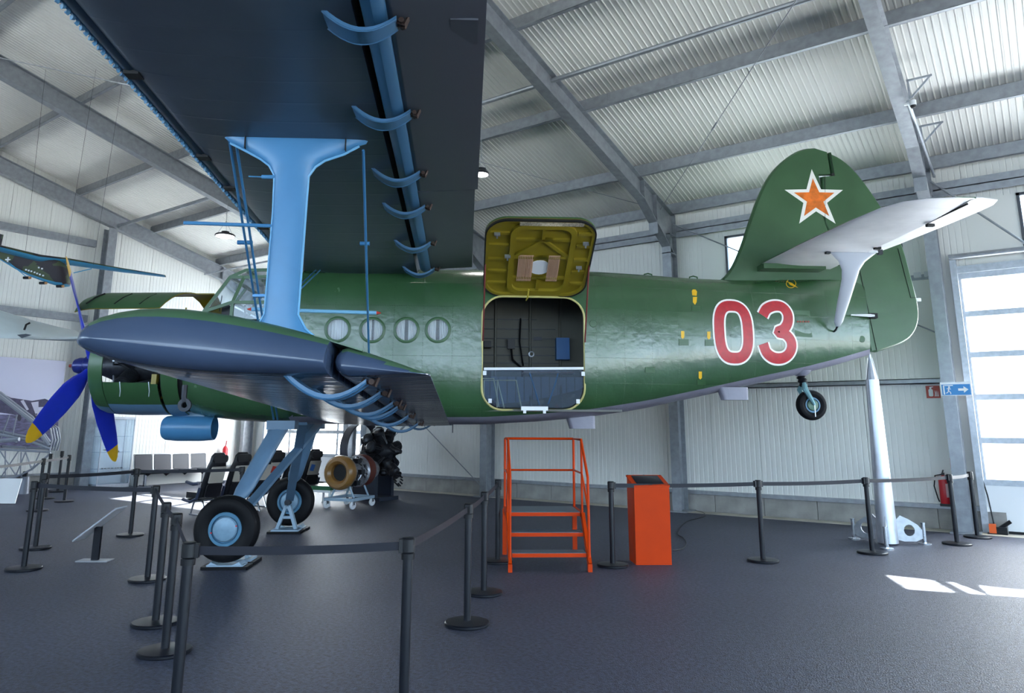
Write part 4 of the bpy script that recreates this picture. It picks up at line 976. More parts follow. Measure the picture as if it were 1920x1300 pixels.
for a, c in (((1543, 333), (1543, 415)), ((1538, 332), (1558, 331)), ((1553, 290), (1559, 330)), ((1606, 500), (1640, 661)), ((1679, 468), (1703, 560)), ((1703, 560), (1716, 559))):
    A, C = P2(*a), P2(*c); MB().bar((A[0], -FT - .001, A[1]), (C[0], -FT - .001, C[1]), .005, .008, (0, 1, 0)).build('hinge_gap', gap_dark, plane)
MB().box((a_y(1558, 330, 0)[0] - .03, -FT - .01, a_y(1558, 330, 0)[2] - .02), (a_y(1558, 330, 0)[0] + .02, -FT, a_y(1558, 330, 0)[2] + .02)).build('rudder_hinge', gap_dark, plane)
def star(outer, inner, cx, cz, rot, t0, t1, name, m_):
    pts = []
    for i in range(10):
        r = outer if i % 2 == 0 else inner; a = R(90 + rot + 36*i); pts.append((cx + r*math.cos(a), cz + r*math.sin(a)))
    MB().prism(pts, lambda u, v, t: (u, t, v), t0, t1).build(name, m_, plane, smooth=0)
sc_ = P2(1524, 376)
star(.52, .21, sc_[0], sc_[1], 1, -FT - .003, -FT, 'star_outline', white_line); star(.36, .145, sc_[0], sc_[1], 1, -FT - .006, -FT - .003, 'star', orange_mark)
# tailplane: outline in plan, both sides
ZT = 4.30
def tail_half(side):
    le = [(.12, 7.66), (1.4, 7.70), (2.6, 7.78), (3.2, 7.86), (3.45, 7.98), (3.58, 8.18), (3.64, 8.45), (3.64, 8.7)]
    te = [(.12, 8.78), (1.0, 8.74), (2.0, 8.72), (3.0, 8.70), (3.45, 8.69), (3.60, 8.68), (3.64, 8.71), (3.645, 8.72)]
    rings = []
    for (y, x0), (_, x1) in zip(le, te):
        T = .15*max(.12, 1 - (y/3.7)**4); ch = x1 - x0
        ss = [(1 - math.cos(math.pi*i/10))/2 for i in range(11)]
        U = [(x0 + s_*ch, side*y, ZT + T*(.1 + .9*math.sqrt(min(1, s_*2.2)))*.5) for s_ in ss]; Lw = [(x0 + s_*ch, side*y, ZT - T*math.sqrt(min(1, s_*2.2))*.5) for s_ in ss]
        rings.append(Lw[::-1] + U[1:])
    q = MB(); n = len(rings[0]); q.v = [p for r in rings for p in r]
    for i in range(len(rings) - 1):
        for j in range(n): q.f.append([i*n+j, i*n+(j+1) % n, (i+1)*n+(j+1) % n, (i+1)*n+j]); q.m.append(0 if j < 10 else 1)
    q.f += [list(range(n))[::-1], list(range((len(rings)-1)*n, len(rings)*n))]; q.m += [1, 1]
    t = q.build('tailplane', [tail_under, wing_top], plane, smooth=40)
    el = [(.35, 8.76, 8.98), (.8, 8.755, 9.05), (1.5, 8.74, 9.10), (2.5, 8.72, 9.12), (3.1, 8.715, 9.12), (3.4, 8.71, 9.10), (3.58, 8.70, 9.02), (3.645, 8.72, 8.80)]
    rings = [[(x0, side*y, ZT - .07*(1 - (y/3.75)**4)), (x1, side*y, ZT - .004), (x1, side*y, ZT + .004), (x0, side*y, ZT + .07*(1 - (y/3.75)**4))] for y, x0, x1 in el]
    q = MB(); q.v = [p for r in rings for p in r]
    for i in range(len(rings) - 1):
        for j in range(4): q.f.append([i*4+j, i*4+(j+1) % 4, (i+1)*4+(j+1) % 4, (i+1)*4+j]); q.m.append(1 if j == 2 else 0)
    q.f += [[3, 2, 1, 0], [len(q.v)-4, len(q.v)-3, len(q.v)-2, len(q.v)-1]]; q.m += [0, 0]
    e = q.build('elevator', [tail_under, wing_top], plane, smooth=30)
    MB().bar((8.765, side*.4, ZT - .066), (8.715, side*3.5, ZT - .03), .014, .02).build('elevator_gap', gap_dark, t)
    for y in (1.55, 2.75): MB().box((8.70, side*y - .025, ZT - .095), (8.79, side*y + .025, ZT - .06)).build('elevator_hinge', gap_dark, t)
    # strut with a flared head
    q = MB(); rg = []
    for (x, y, z), hw, th in [((8.56, 1.26, 4.255), .385, .03), ((8.56, 1.22, 4.19), .30, .035), ((8.565, 1.17, 4.11), .20, .04), ((8.575, 1.10, 4.0), .135, .04), ((8.585, 1.02, 3.88), .115, .04), ((8.64, .7, 3.6), .095, .04), ((8.68, .42, 3.33), .07, .035), ((8.69, .36, 3.26), .03, .02)]:
        rg.append([(x + hw*math.cos(R(a)), side*y + th*math.sin(R(a)), z) for a in range(0, 360, 20)])
    q.loft(rg); s_ = q.build('tailplane_strut', mat('pale_grey_strut', S(190, 194, 202), .4), plane, smooth=50)
    MB().bar((8.18, side*1.26, 4.235), (8.94, side*1.27, 4.235), .02, .025).build('strut_head_strip', chrome, s_)
    for x in (8.17, 8.95): MB().box((x - .03, side*1.26 - .03, 4.2), (x + .03, side*1.26 + .03, 4.27)).build('strut_bolt', dark_steel, s_)
    MB().tube([(8.69, side*.36, 3.27), (8.69, side*.30, 3.22), (8.70, side*.2, 3.2)], .016, n=6).build('strut_foot', dark_steel, s_)
tail_half(-1); tail_half(1)
for o in [c for c in plane.children if c.name.split('.')[0] in ('tailplane', 'elevator') and sum(v.co.y for v in c.data.vertices) > 0]: o.scale.y = .955      # clear of the wall
MB().box((7.6, -.34, 4.18), (8.6, .34, 4.26)).build('tailplane_root', green_plain, plane)
q = MB(); A, B = surf(1592, 592), surf(1632, 594); q.tube([tuple(A + np.array([0, -.06, 0])), tuple(B + np.array([0, -.1, 0]))], [.012, .03], n=6); q.build('rudder_horn', white_plain, plane)
B = surf(1629, 594); MB().box((B[0] - .02, B[1] - .12, B[2] - .04), (B[0] + .08, B[1] - .02, B[2] + .04)).build('rudder_horn_bolt', gap_dark, plane)
MB().box((10.2, -.02, a_y(1721, 563, 0)[2] - .02), (10.3, .02, a_y(1721, 563, 0)[2] + .03)).build('tail_light', white_plain, plane)
# ------------------------------------------------------------------ barrier posts with belts
navy = mat('navy_belt', S(16, 18, 31), .5, spec=.3)
HS = 1.03
def gp(px, py): return on_z(px, py, 0)
POSTS = dict(A=on_z(355.8, 1016.5, HS), B=on_z(766, 1008, HS), C=gp(875.7, 1172), D=gp(907, 1114), E=gp(933, 1054.6), F=gp(1149, 1062), G=gp(1431, 1053), H=gp(1636, 1038), I=gp(1795, 1021.5), J=gp(1832.7, 1004),
             K=gp(308.5, 1225), L=gp(291, 1171), M=gp(276, 1088.5), N=gp(244, 1005), O=gp(43.8, 1068.5), P=gp(66, 1029.6), Q=gp(70, 958.5), Rr=gp(107.7, 923), S=gp(120, 941.5), T=on_z(455, 875, HS), U=on_z(-60, 876, HS), V=on_z(96, 851, HS))
POSTS['J'] = POSTS['J']*.978
BELTS = [('B', 'A'), ('C', 'B'), ('D', 'C'), ('E', 'D'), ('F', 'G'), ('G', 'H'), ('H', 'I'), ('I', 'J'), ('A', 'K'), ('K', 'L'), ('L', 'M'), ('M', 'O'), ('P', 'N'), ('N', 'T'), ('Q', 'U'), ('S', 'Q')]
LAB = {}
ORD = ['first', 'second', 'third', 'fourth', 'fifth']
for keys, text, grp in (('EDCB', '{} belt post from the orange steps along the row passing the main wheels', 'belt posts leading to the orange steps'),
                        ('FGHIJ', '{} belt post from the orange kiosk along the row below the tail', 'belt posts below the tail'),
                        ('MLKA', '{} belt post from the information stand along the row beside the main wheel', 'belt posts beside the main wheel')):
    for i, k in enumerate(keys): LAB[k] = (text.format(ORD[i]), grp)
GI, GF = 'belt posts around the information stand', 'belt posts by the tube frame'
LAB['O'] = ('belt post carrying the lower belt across the clear information stand', GI); LAB['P'] = ('belt post behind it carrying the belt towards the airliner seats', GI)
LAB['N'] = ('belt post standing alone between information stand and airliner seats', GI); LAB['T'] = ('belt post half hidden by the main wheel leg, beside the airliner seats', GI)
LAB['Q'] = ('belt post nearest the white sloping board, before the tube frame', GF); LAB['S'] = ('belt post with its belt crossing to the tube frame row', GF)
LAB['Rr'] = ('belt post close to the tilted board before the gable wall', GF); LAB['V'] = ('belt post behind the tilted board near the gable post', GF); LAB['U'] = ('belt post at the end of the row along the tube frame', GF)
pb = MB().lathe([(0, 0), (.195, 0), (.2, .008), (.2, .022), (.19, .03), (.06, .038), (0, .038)], (0, 0, 0), (0, 0, 1), n=36).mesh('base', black_metal)
pp = MB().cyl((0, 0, .03), (0, 0, .93), .032, n=18).mesh('pole', black_metal)
ph = MB().lathe([(0, .90), (.042, .90), (.043, .935), (.038, .94), (.043, .945), (.043, 1.02), (.036, HS), (0, HS)], (0, 0, 0), (0, 0, 1), n=18).mesh('belt_head', black_plastic)
for k, p in POSTS.items():
    if k == 'U' : pass
    t = thing('belt_post', LAB[k][0], 'barrier post', (p[0], p[1], 0), 0, LAB[k][1])
    put('base', pb, t); put('pole', pp, t); put('belt_head', ph, t)
    for a, c in BELTS:
        if a == k:
            d = V3((POSTS[c][0] - p[0], POSTS[c][1] - p[1], 0)); u = d.normalized()
            n_ = 12; q = MB(); vs = []
            nn = V3((-u.y, u.x, 0))*.0015
            for i in range(n_ + 1):
                f = i/n_; s_ = .012*4*f*(1 - f); P_ = u*.04 + (d - u*.08)*f
                vs += [P_ + nn + V3((0, 0, .955 - s_)), P_ + nn + V3((0, 0, 1.005 - s_)), P_ - nn + V3((0, 0, 1.005 - s_)), P_ - nn + V3((0, 0, .955 - s_))]
            fs = [(i*4 + j, i*4 + (j+1) % 4, i*4 + 4 + (j+1) % 4, i*4 + 4 + j) for i in range(n_) for j in range(4)]
            belt = q.add(vs, fs).build('belt', navy, t, smooth=0)
            for e in (u*.047, d - u*.047): MB().box((-.012, -.022, .94), (.012, .022, 1.02)).build('belt_clip', black_plastic, belt, at=e, rot=math.atan2(u.y, u.x), smooth=0)
            
# ------------------------------------------------------------------ orange steps under the door (biplane axes)
orange = mat('orange_lacquer', S(196, 58, 2), .5, spec=.15, var=.05, scale=4)
tread_m = mat('chequer_plate', S(112, 128, 140), .4, .5, var=.15, scale=40, bump=.2, bscale=90)
SX0, SX1 = 3.50, 4.47
steps = thing('boarding_steps', 'orange tubular boarding steps with handrails below the open cargo door', 'steps', tuple(glob((SX0+SX1)/2, -1.4, 0)), A_ANG)
w = (SX1 - SX0)/2
def lx(x): return x - (SX0 + SX1)/2
TREADS = [(.20, -.56, -.30), (.41, -.34, -.08), (.63, -.12, .62)]
for z, y0, y1 in TREADS:
    MB().box((-w + .03, y0, z - .045), (w - .03, y0 + .02, z)).build('tread_edge', orange, steps, smooth=0)
    MB().box((-w + .03, y0 + .01, z - .012), (w - .03, y1, z + .003)).build('tread_plate', tread_m, steps, smooth=0)
for s_ in (-1, 1):
    x = s_*w
    MB().bar((x, -.62, .07), (x, -.14, .60), .04, .11, (0, 1, 1)).box((x - .025, -.66, 0), (x + .025, -.58, .09)).build('stringer', orange, steps, smooth=0)
    MB().box((x - .02, -.14, .57), (x + .02, .64, .63)).build('platform_beam', orange, steps, smooth=0)
    MB().box((x - .03, .58, 0), (x + .03, .64, .60)).build('leg', orange, steps, smooth=0)
    for z in (1.15, 1.55):
        pass
    MB().tube([(x, -.60, .10), (x, -.58, 1.10), (x, -.10, 1.55), (x, .60, 1.55), (x, .61, .62)], .017, n=8).build('handrail', orange, steps)
    MB().tube([(x, -.58, .72), (x, -.10, 1.12), (x, .60, 1.12)], .014, n=8).build('mid_rail', orange, steps)
    MB().cyl((x, -.10, .62), (x, -.10, 1.55), .015, n=8).build('baluster', orange, steps)
MB().cyl((-w, .61, 1.55), (w, .61, 1.55), .017, n=8).build('back_rail', orange, steps); MB().cyl((-w, .61, 1.12), (w, .61, 1.12), .014, n=8).build('back_rail', orange, steps)
MB().box((-w, .60, .57), (w, .64, .63)).build('platform_beam', orange, steps, smooth=0)

# kiosk with slanted screen
kq = thing('info_kiosk', 'orange kiosk with a slanted dark screen on top', 'kiosk', tuple(glob(5.36, -1.42, 0)), A_ANG)
kb = MB(); prof = [(-.19, 0), (.19, 0), (.22, 1.06), (-.21, .955)]
kb.add([(-.23, y, z) for y, z in prof] + [(.23, y, z) for y, z in prof], [(0, 1, 2, 3), (7, 6, 5, 4), (0, 4, 5, 1), (1, 5, 6, 2), (2, 6, 7, 3), (3, 7, 4, 0)]); kb.build('cabinet', orange, kq, smooth=0)
def ktop(u, v, t): return (u, lerp(-.21, .22, v), lerp(.955, 1.06, v) + t)
MB().prism([(-.24, 0), (.24, 0), (.24, 1), (-.24, 1)], ktop, .002, .022).build('top_frame', orange, kq, smooth=0)
MB().prism([(-.18, .12), (.18, .12), (.18, .9), (-.18, .9)], ktop, .0225, .027).build('screen', mat('dark_screen', S(20, 22, 30), .12), kq, smooth=0)
for u in (-.22, 0, .22):
    for v in (.05, .96): MB().prism([(u - .006, v - .012), (u + .006, v - .012), (u + .006, v + .012), (u - .006, v + .012)], ktop, .0225, .028).build('screw', dark_steel, kq, smooth=0)
cp = [gp(*p) for p in [(1262, 1034), (1280, 1030), (1287, 1020), (1282, 1010), (1271, 1003), (1276, 990), (1288, 979), (1305, 974), (1322, 969), (1318, 962), (1300, 957), (1288, 948)]]
sp = smooth_path([(p[0], p[1]) for p in cp], 5)
tag(MB().tube([(x, y, .008) for x, y in sp], .007, n=6).build('power_cable', black_plastic), 'black power cable curling over the floor from the orange kiosk', 'cable')

# ------------------------------------------------------------------ tail support
tp = thing('tail_support', 'silver tubular stand with finned foot carrying the biplane tail', 'support stand', tuple(glob(9.36, .0, 0)), A_ANG)
MB().cyl((0, 0, .02), (0, 0, 2.47), .145, .095, n=28).build('post', alu, tp)
q = MB()
for a in (0, 90, 180, 270):
    c, s_ = math.cos(R(a + 45)), math.sin(R(a + 45)); q.add([(c*.095, s_*.095, 2.44), (c*.03, s_*.03, 2.82), (c*.03 - s_*.01, s_*.03 + c*.01, 2.82), (c*.095 - s_*.01, s_*.095 + c*.01, 2.44)], [(0, 1, 2, 3)])
q.cyl((0, 0, 2.46), (0, 0, 2.80), .085, .022, n=10); q.cyl((0, 0, 2.78), (0, 0, 2.87), .02, n=10); q.build('head_cone', dark_steel if False else alu, tp)
for a in (118, 238, -2):
    c, s_ = math.cos(R(a)), math.sin(R(a)); t_ = .008
    hole = [(.34 + .085*math.cos(R(i*30)), .20 + .085*math.sin(R(i*30))) for i in range(12)]
    out = [(.12, .04), (.54, .04), (.54, .24), (.34, .36), (.12, .46)]
    # fin with a round hole: strip between the outline and the hole, sampled by angle
    pts_o = []
    for i in range(12):
        ang = R(i*30); dx, dz = math.cos(ang), math.sin(ang); best = None
        for k in range(5):
            (x1, z1), (x2, z2) = out[k], out[(k+1) % 5]; den = dx*(z2-z1) - dz*(x2-x1)
            if abs(den) < 1e-9: continue
            tt = ((x1-.34)*(z2-z1) - (z1-.20)*(x2-x1))/den; ss = ((x1-.34)*dz - (z1-.20)*dx)/den
            if tt > 0 and -1e-6 <= ss <= 1 + 1e-6 and (best is None or tt < best): best = tt
        pts_o.append((.34 + dx*best, .20 + dz*best))
    q = MB(); vs = []
    for off in (-t_, t_): vs += [(c*r - s_*off, s_*r + c*off, z) for r, z in pts_o] + [(c*r - s_*off, s_*r + c*off, z) for r, z in hole]
    fs = []
    for i in range(12):
        j = (i+1) % 12; fs += [(i, j, 12+j, 12+i), (24+i, 36+i, 36+j, 24+j), (i, 24+i, 24+j, j), (12+i, 12+j, 36+j, 36+i)]
    q.add(vs, fs); q.build('foot_fin', galv_light, tp, smooth=0)
    MB().cyl((c*.56, s_*.56, .02), (c*.56, s_*.56, .30), .028, n=12).cyl((c*.56, s_*.56, .30), (c*.56, s_*.56, .315), .034, n=12).cyl((c*.56, s_*.56, 0), (c*.56, s_*.56, .02), .09, n=18).build('levelling_jack', chrome, tp)
# wheel stands
stand_grey = mat('stand_grey', S(150, 172, 190), .45)
for side, nm in ((1, 'A-shaped grey axle stand under the far main wheel'), (-1, 'grey axle stand behind the main wheel next to the belt row')):
    y0 = 1.68
    t = thing('axle_stand', nm, 'stand', tuple(glob(0.04, side*1.33, 0)), A_ANG)
    MB().box((-.27, -.19, 0), (.27, .19, .035)).build('rubber_mat', rubber, t, smooth=0)
    MB().box((-.22, -.15, .035), (.22, .15, .06)).build('foot_plate', stand_grey, t, smooth=0)
    for s_ in (-1, 1): MB().bar((s_*.15, 0, .06), (s_*.025, 0, .42), .05, .1, (0, 1, 0)).build('leg', stand_grey, t, smooth=0)
    MB().box((-.09, -.04, .22), (.09, .04, .26)).build('cross_tie', stand_grey, t, smooth=0); MB().box((-.04, -.05, .38), (.04, .05, .415)).build('saddle', stand_grey, t, smooth=0)
for side, nm in ((-1, 'black rubber pad under the main wheel by the belt row'), (1, 'black rubber pad under the far main wheel')):
    p = glob(.04, side*1.70, 0)
    t = thing('wheel_pad', nm, 'pad', tuple(p), A_ANG)
    MB().prism(rrect(-.28, -.14, .28, .14, .02, 3), lambda u, v, t_: (u, v, t_), 0, .035).build('rubber_sheet', rubber, t)
    MB().prism(rrect(-.22, -.12, .22, .12, .02, 3), lambda u, v, t_: (u, v, t_), .035, .05).build('steel_plate', stand_grey, t)
    for s_ in (-1, 1): MB().add([(s_*.20, -.1, .05), (s_*.20, .1, .05), (s_*.09, .1, .05), (s_*.09, -.1, .05), (s_*.17, -.1, .085), (s_*.17, .1, .085)], [(0, 1, 2, 3), (0, 4, 5, 1), (2, 5, 4, 3), (0, 3, 4), (1, 5, 2)]).build('chock', stand_grey, t, smooth=0)

# ------------------------------------------------------------------ seats
LF = lambda r, f: (r*math.cos(YAW) - f*math.sin(YAW), r*math.sin(YAW) + f*math.cos(YAW))     # level frame (right, forward) -> hangar
leather = mat('black_leather', S(24, 24, 30), .35, var=.1, scale=8)
shell_grey = mat('seat_shell_blue_grey', S(54, 62, 84), .4); tray_m = mat('tray_cream', S(186, 178, 166), .4); card_m = [mat('card_red', S(200, 60, 50), .5), mat('card_white', S(226, 226, 230), .5), mat('card_blue', S(70, 120, 200), .5)]
def airline_row(px, py, label, cards):
    p = gp(px, py); fx, fy = LF(-.80, .60); ang = math.atan2(fy, fx)            # facing direction
    t = thing('airliner_seat_row', label, 'seat', (p[0], p[1], 0), ang, 'rows of airliner seats')
    for k in range(3):                                    # local: x = facing, y = along the row (left of facing); row goes away to the right of facing
        yo = -k*.52
        s_ = MB(); rg = []
        for x, z, hw, th in ((.02, .36, .21, .07), (-.06, .55, .215, .075), (-.13, .75, .21, .07), (-.19, .92, .20, .07), (-.22, 1.02, .17, .06), (-.24, 1.13, .155, .055), (-.245, 1.19, .10, .03)):
            rg.append([(x + th*math.cos(R(a)), yo + hw*math.copysign(abs(math.sin(R(a)))**.5, math.sin(R(a))), z) for a in range(0, 360, 24)])
        s_.loft(rg); s_.build('backrest', leather, t, smooth=50)
        MB().prism(rrect(yo - .15, 1.0, yo + .15, 1.15, .06, 4), lambda u, v, tt: (tt - .235 - (v-1.0)*.1, u, v), -.09, -.03).build('headrest', leather, t)
        tray_o = MB().prism(rrect(yo - .15, .62, yo + .15, .93, .02, 2), lambda u, v, tt: (tt - .10 - (v - .62)*.33, u, v), -.095, -.07).build('tray_table', tray_m, t)
        MB().prism(rrect(yo - .16, .36, yo + .16, .60, .03, 2), lambda u, v, tt: (tt - .02 - (v - .36)*.33, u, v), -.10, -.065).build('seat_pocket', leather, t)
        MB().box((-.20, yo - .01, .86), (-.17, yo + .01, .9)).build('tray_latch', black_plastic, tray_o)
        if cards: MB().prism([(yo + .02, .70), (yo + .13, .72), (yo + .11, .86), (yo, .84)], lambda u, v, tt: (tt - .10 - (v - .62)*.33, u, v), -.10, -.096).build('safety_card', card_m[k], tray_o)
        MB().prism(rrect(-.02, yo - .21, .48, yo + .21, .06, 4), lambda u, v, tt: (u, v, tt), .33, .44).build('seat_cushion', leather, t)
    for k in range(4):
        yo = .26 - k*.52
        MB().tube([(-.06, yo, .62), (.14, yo, .60), (.38, yo, .63)], [.03, .035, .03], n=8).build('armrest', shell_grey, t)
        MB().tube([(.45, yo, .30), (.2, yo, .27), (-.02, yo, .34), (-.10, yo, .55)], .03, n=8).build('side_shell', shell_grey, t)
    for y in (.1, -1.1):
        MB().tube([(.42, y, 0), (.30, y, .3)], .018, n=8).tube([(-.12, y, 0), (.05, y, .3)], .018, n=8).tube([(-.14, y, .015), (.45, y, .015)], .015, n=8).build('seat_leg', chrome, t)
    MB().cyl((.3, .25, .30), (.3, -1.3, .30), .025, n=10).cyl((.05, .25, .30), (.05, -1.3, .30), .025, n=10).build('seat_beam', chrome, t)
airline_row(388, 968, 'row of black airliner seats with tray tables behind the main wheel', False)
airline_row(500, 950, 'row of airliner seats with red and blue safety cards beyond the undercarriage', True)
# waiting bench of four seats along the gable wall
p0, p1 = on_x(276, 880, -20.75), on_x(380, 872, -20.75)
bench = thing('waiting_bench', 'chrome waiting bench with four black seats along the white gable wall', 'bench', (-20.75, (p0[1] + p1[1])/2, 0), 0)
for k in range(4):
    y = lerp(p0[1], p1[1], k/3) - (p0[1] + p1[1])/2
    MB().prism(rrect(y - .25, .44, y + .25, .86, .03, 3), lambda u, v, tt: (-.22 - (v - .44)*.2 + tt, u, v), 0, .03).build('backrest', mat('bench_pad', S(34, 36, 48), .4), bench)
    MB().tube([(-.21, y - .27, .43), (-.30, y - .27, .87), (-.30, y + .27, .87), (-.21, y + .27, .43)], .014, n=6).build('back_frame', chrome, bench)
    MB().prism(rrect(-.2, y - .25, .26, y + .25, .05, 3), lambda u, v, tt: (u, v, tt), .40, .44).build('seat', MATS['bench_pad'], bench)
    MB().add([(-.05, y - .1, .36), (.1, y - .1, .36), (.1, y + .1, .36), (-.05, y + .1, .36), (.02, y, .26)], [(0, 1, 2, 3), (1, 0, 4), (2, 1, 4), (3, 2, 4), (0, 3, 4)]).build('seat_bracket', black_metal, bench)
MB().box((-.03, -1.3, .33), (.05, 1.3, .37)).build('beam', black_metal, bench, smooth=0)
for y in (-.9, .9):
    MB().box((-.03, y - .03, 0), (.05, y + .03, .33)).box((-.25, y - .03, 0), (.28, y + .03, .03)).build('leg', chrome, bench, smooth=0)
lowp = on_x(262, 912, -21.2)
tag(MB().box((-21.6, 11.2, 0), (-21.12, 14.7, .30)).build('low_ledge', mat('ledge_white', S(216, 214, 210), .6), smooth=0), 'low white ledge along the gable wall behind the bench', 'ledge')

# ------------------------------------------------------------------ engines near the back wall
def lev(px, py, depth): d = ray(px, py); return EYE + d*(depth/ (d @ CF))
ec = gp(655, 951); jax = LF(.34, .94); jang = math.atan2(jax[1], jax[0])
cart = thing('engine_cart', 'grey steel trolley on castors under the jet engine', 'trolley', (ec[0], ec[1], 0), jang)
for y in (-.33, .33): MB().box((-.45, y - .025, .16), (.45, y + .025, .22)).build('frame_rail', stand_grey, cart, smooth=0)
for x in (-.45, .42): MB().box((x, -.33, .16), (x + .05, .33, .22)).build('frame_rail', stand_grey, cart, smooth=0)
for x in (-.4, .4):
    for y in (-.32, .32):
        q = MB().lathe([(.025, -.02), (.075, -.02), (.08, -.012), (.08, .012), (.075, .02), (.025, .02)], (x, y, .08), (.3, 1, 0), n=16).build('castor_wheel', white_plain, cart)
        MB().box((x - .03, y - .035, .09), (x + .03, y + .035, .165)).build('castor_fork', chrome, q)
for x, y in ((-.3, -.28), (-.3, .28), (.3, -.28), (.3, .28)): MB().cyl((x, y, .22), (x, y*.55, .46), .022, n=8).build('upright', stand_grey, cart)
jet = thing('jet_engine', 'small jet engine with brown bell-mouth intake on a grey trolley', 'engine', (ec[0], ec[1], 0), jang)
brown = mat('bell_mouth_brown', S(136, 98, 50), .32, var=.1)
ZJ = .74
MB().lathe([(.10, -.30), (.17, -.36), (.17, -.42), (.185, -.50), (.24, -.56), (.30, -.56), (.345, -.51), (.36, -.44), (.35, -.36), (.31, -.28), (.25, -.25)], (0, 0, ZJ), (1, 0, 0), n=36).build('bell_mouth', brown, jet)
MB().cyl((-.42, 0, ZJ), (-.38, 0, ZJ), .175, n=28).build('intake_dark', gap_dark, jet)
MB().lathe([(.24, -.27), (.27, -.2), (.27, .1), (.30, .12), (.30, .2), (.34, .24), (.34, .52), (.30, .56), (.22, .6), (.2, .9), (.0, .9)], (0, 0, ZJ), (1, 0, 0), n=32).build('engine_casing', mat('engine_silver', S(150, 150, 156), .35, .6, var=.35, scale=18), jet)
MB().lathe([(.345, .25), (.352, .28), (.352, .46), (.345, .5)], (0, 0, ZJ), (1, 0, 0), n=32).build('rust_band', mat('rust_band', S(110, 54, 44), .5, .3), jet)
rnd = random.Random(3)
for i in range(26):
    a = R(rnd.uniform(-60, 200)); x = rnd.uniform(-.2, .2); r0 = .27
    pts = [(x + .07*k*rnd.uniform(-1, 1), -(r0 + .03*rnd.random() + .02)*math.sin(a + .25*k), ZJ + (r0 + .04)*math.cos(a + .25*k)) for k in range(4)]
    MB().tube(pts, rnd.uniform(.008, .018), n=5).build('fuel_pipe', oily if i % 3 else alu, jet)
for a in (40, 90, 140): MB().box((-.06, -.06, -.05), (.08, .06, .05)).build('accessory', oily, jet, at=(-.1, -.3*math.sin(R(a)), ZJ + .3*math.cos(R(a))))

rc = gp(708, 937); rax = LF(.72, -.45); rang = math.atan2(rax[1], rax[0])
rad = thing('radial_engine', 'black radial piston engine on a dark stand by the back wall', 'engine', (rc[0], rc[1], 0), rang)
ZR = 1.12
MB().lathe([(0, -.5), (.16, -.5), (.2, -.42), (.32, -.3), (.34, -.12), (.26, 0), (.25, .2), (.2, .3), (.12, .42), (.06, .6), (.05, .66), (0, .66)], (0, 0, ZR), (1, 0, 0), n=28).build('crankcase', oily, rad)
cprof = [(.09, .20)]
for i in range(7): cprof += [(.125, .24 + i*.03), (.125, .253 + i*.03), (.092, .255 + i*.03), (.092, .268 + i*.03)]
cprof += [(.13, .46), (.13, .52), (.07, .57), (.0, .575)]
cm2 = MB().lathe(cprof, (0, 0, 0), (0, 0, 1), n=12).mesh('cylinder', oily)
for rowx, offs in ((-.05, 0), (.15, 25.7)):
    for i in range(7):
        a = R(i*51.4 + offs); o = put('cylinder', cm2, rad, (rowx, 0, ZR)); o.rotation_euler = (a, 0, 0)
        for s_ in (-.06, .06): MB().tube([(rowx + .15, -.2*math.sin(a + s_), ZR + .2*math.cos(a + s_)), (rowx + .08, -.54*math.sin(a + s_), ZR + .54*math.cos(a + s_))], .014, n=5).build('push_rod_tube', oily, rad)
        MB().tube([(rowx - .08, -.50*math.sin(a), ZR + .50*math.cos(a)), (rowx - .2, -.46*math.sin(a), ZR + .46*math.cos(a)), (rowx - .28, -.3*math.sin(a), ZR + .3*math.cos(a))], .035, n=7).build('intake_pipe', oily, rad)
MB().lathe([(.60, -.36), (.64, -.34), (.64, -.12), (.62, -.10), (.60, -.12)], (-.35, 0, ZR + .05), (1, 0, 0), n=40).build('cowl_ring', mat('cowl_ring_dark', S(66, 66, 74), .4, .4, var=.2), rad)
MB().lathe([(.0, 0), (.11, 0), (.12, .1), (.08, .16), (.1, .3), (.0, .32)], (.3, -.1, ZR - .25), (.8, -.1, -.6), n=14).build('supercharger_case', oily, rad)
MB().lathe([(.0, 0), (.1, 0), (.1, .16), (.13, .18), (.13, .22), (0, .22)], (.35, .0, ZR - .12), (.5, 0, .7), n=12).build('carburettor', oily, rad)
for i in range(10):
    a = R(i*36); MB().cyl((.66 + .02*math.cos(a), -.1 + .1*math.cos(a), ZR - .62 + .1*math.sin(a)), (.74, -.1 + .12*math.cos(a), ZR - .66 + .12*math.sin(a)), .018, n=6).build('stud', oily, rad)
MB().lathe([(0, 0), (.13, 0), (.14, .2), (.1, .24), (.12, .3), (0, .32)], (.42, -.08, ZR - .35), (.75, 0, -.65), n=16).build('reduction_gear', oily, rad)
MB().box((-.5, -.34, 0), (.2, -.24, .9)).box((-.5, .24, 0), (.2, .34, .9)).box((-.5, -.34, .0), (.35, .34, .08)).box((-.5, -.3, .5), (-.42, .3, .9)).build('stand', mat('stand_dark_blue', S(38, 44, 58), .5), rad, smooth=0)
# green low table
gt = gp(622, 948)
tb = thing('low_display_table', 'low green framed display table with white legs beside the jet engine', 'table', (gt[0] - .25, gt[1] + .05, 0), jang)
MB().box((-.4, -.35, .34), (.4, .35, .42)).build('frame', mat('table_green', S(36, 96, 60), .4), tb, smooth=0); MB().box((-.37, -.32, .421), (.37, .32, .426)).build('top', mat('table_top_dark', S(60, 66, 72), .3), tb, smooth=0)
MB().box((-.4, -.35, .29), (.4, .35, .34)).build('apron', white_plain, tb, smooth=0)
for x in (-.36, .36):
    for y in (-.31, .31): MB().cyl((x, y, .02), (x, y, .29), .024, n=10).cyl((x, y, 0), (x, y, .02), .04, n=10).build('leg', white_plain, tb)

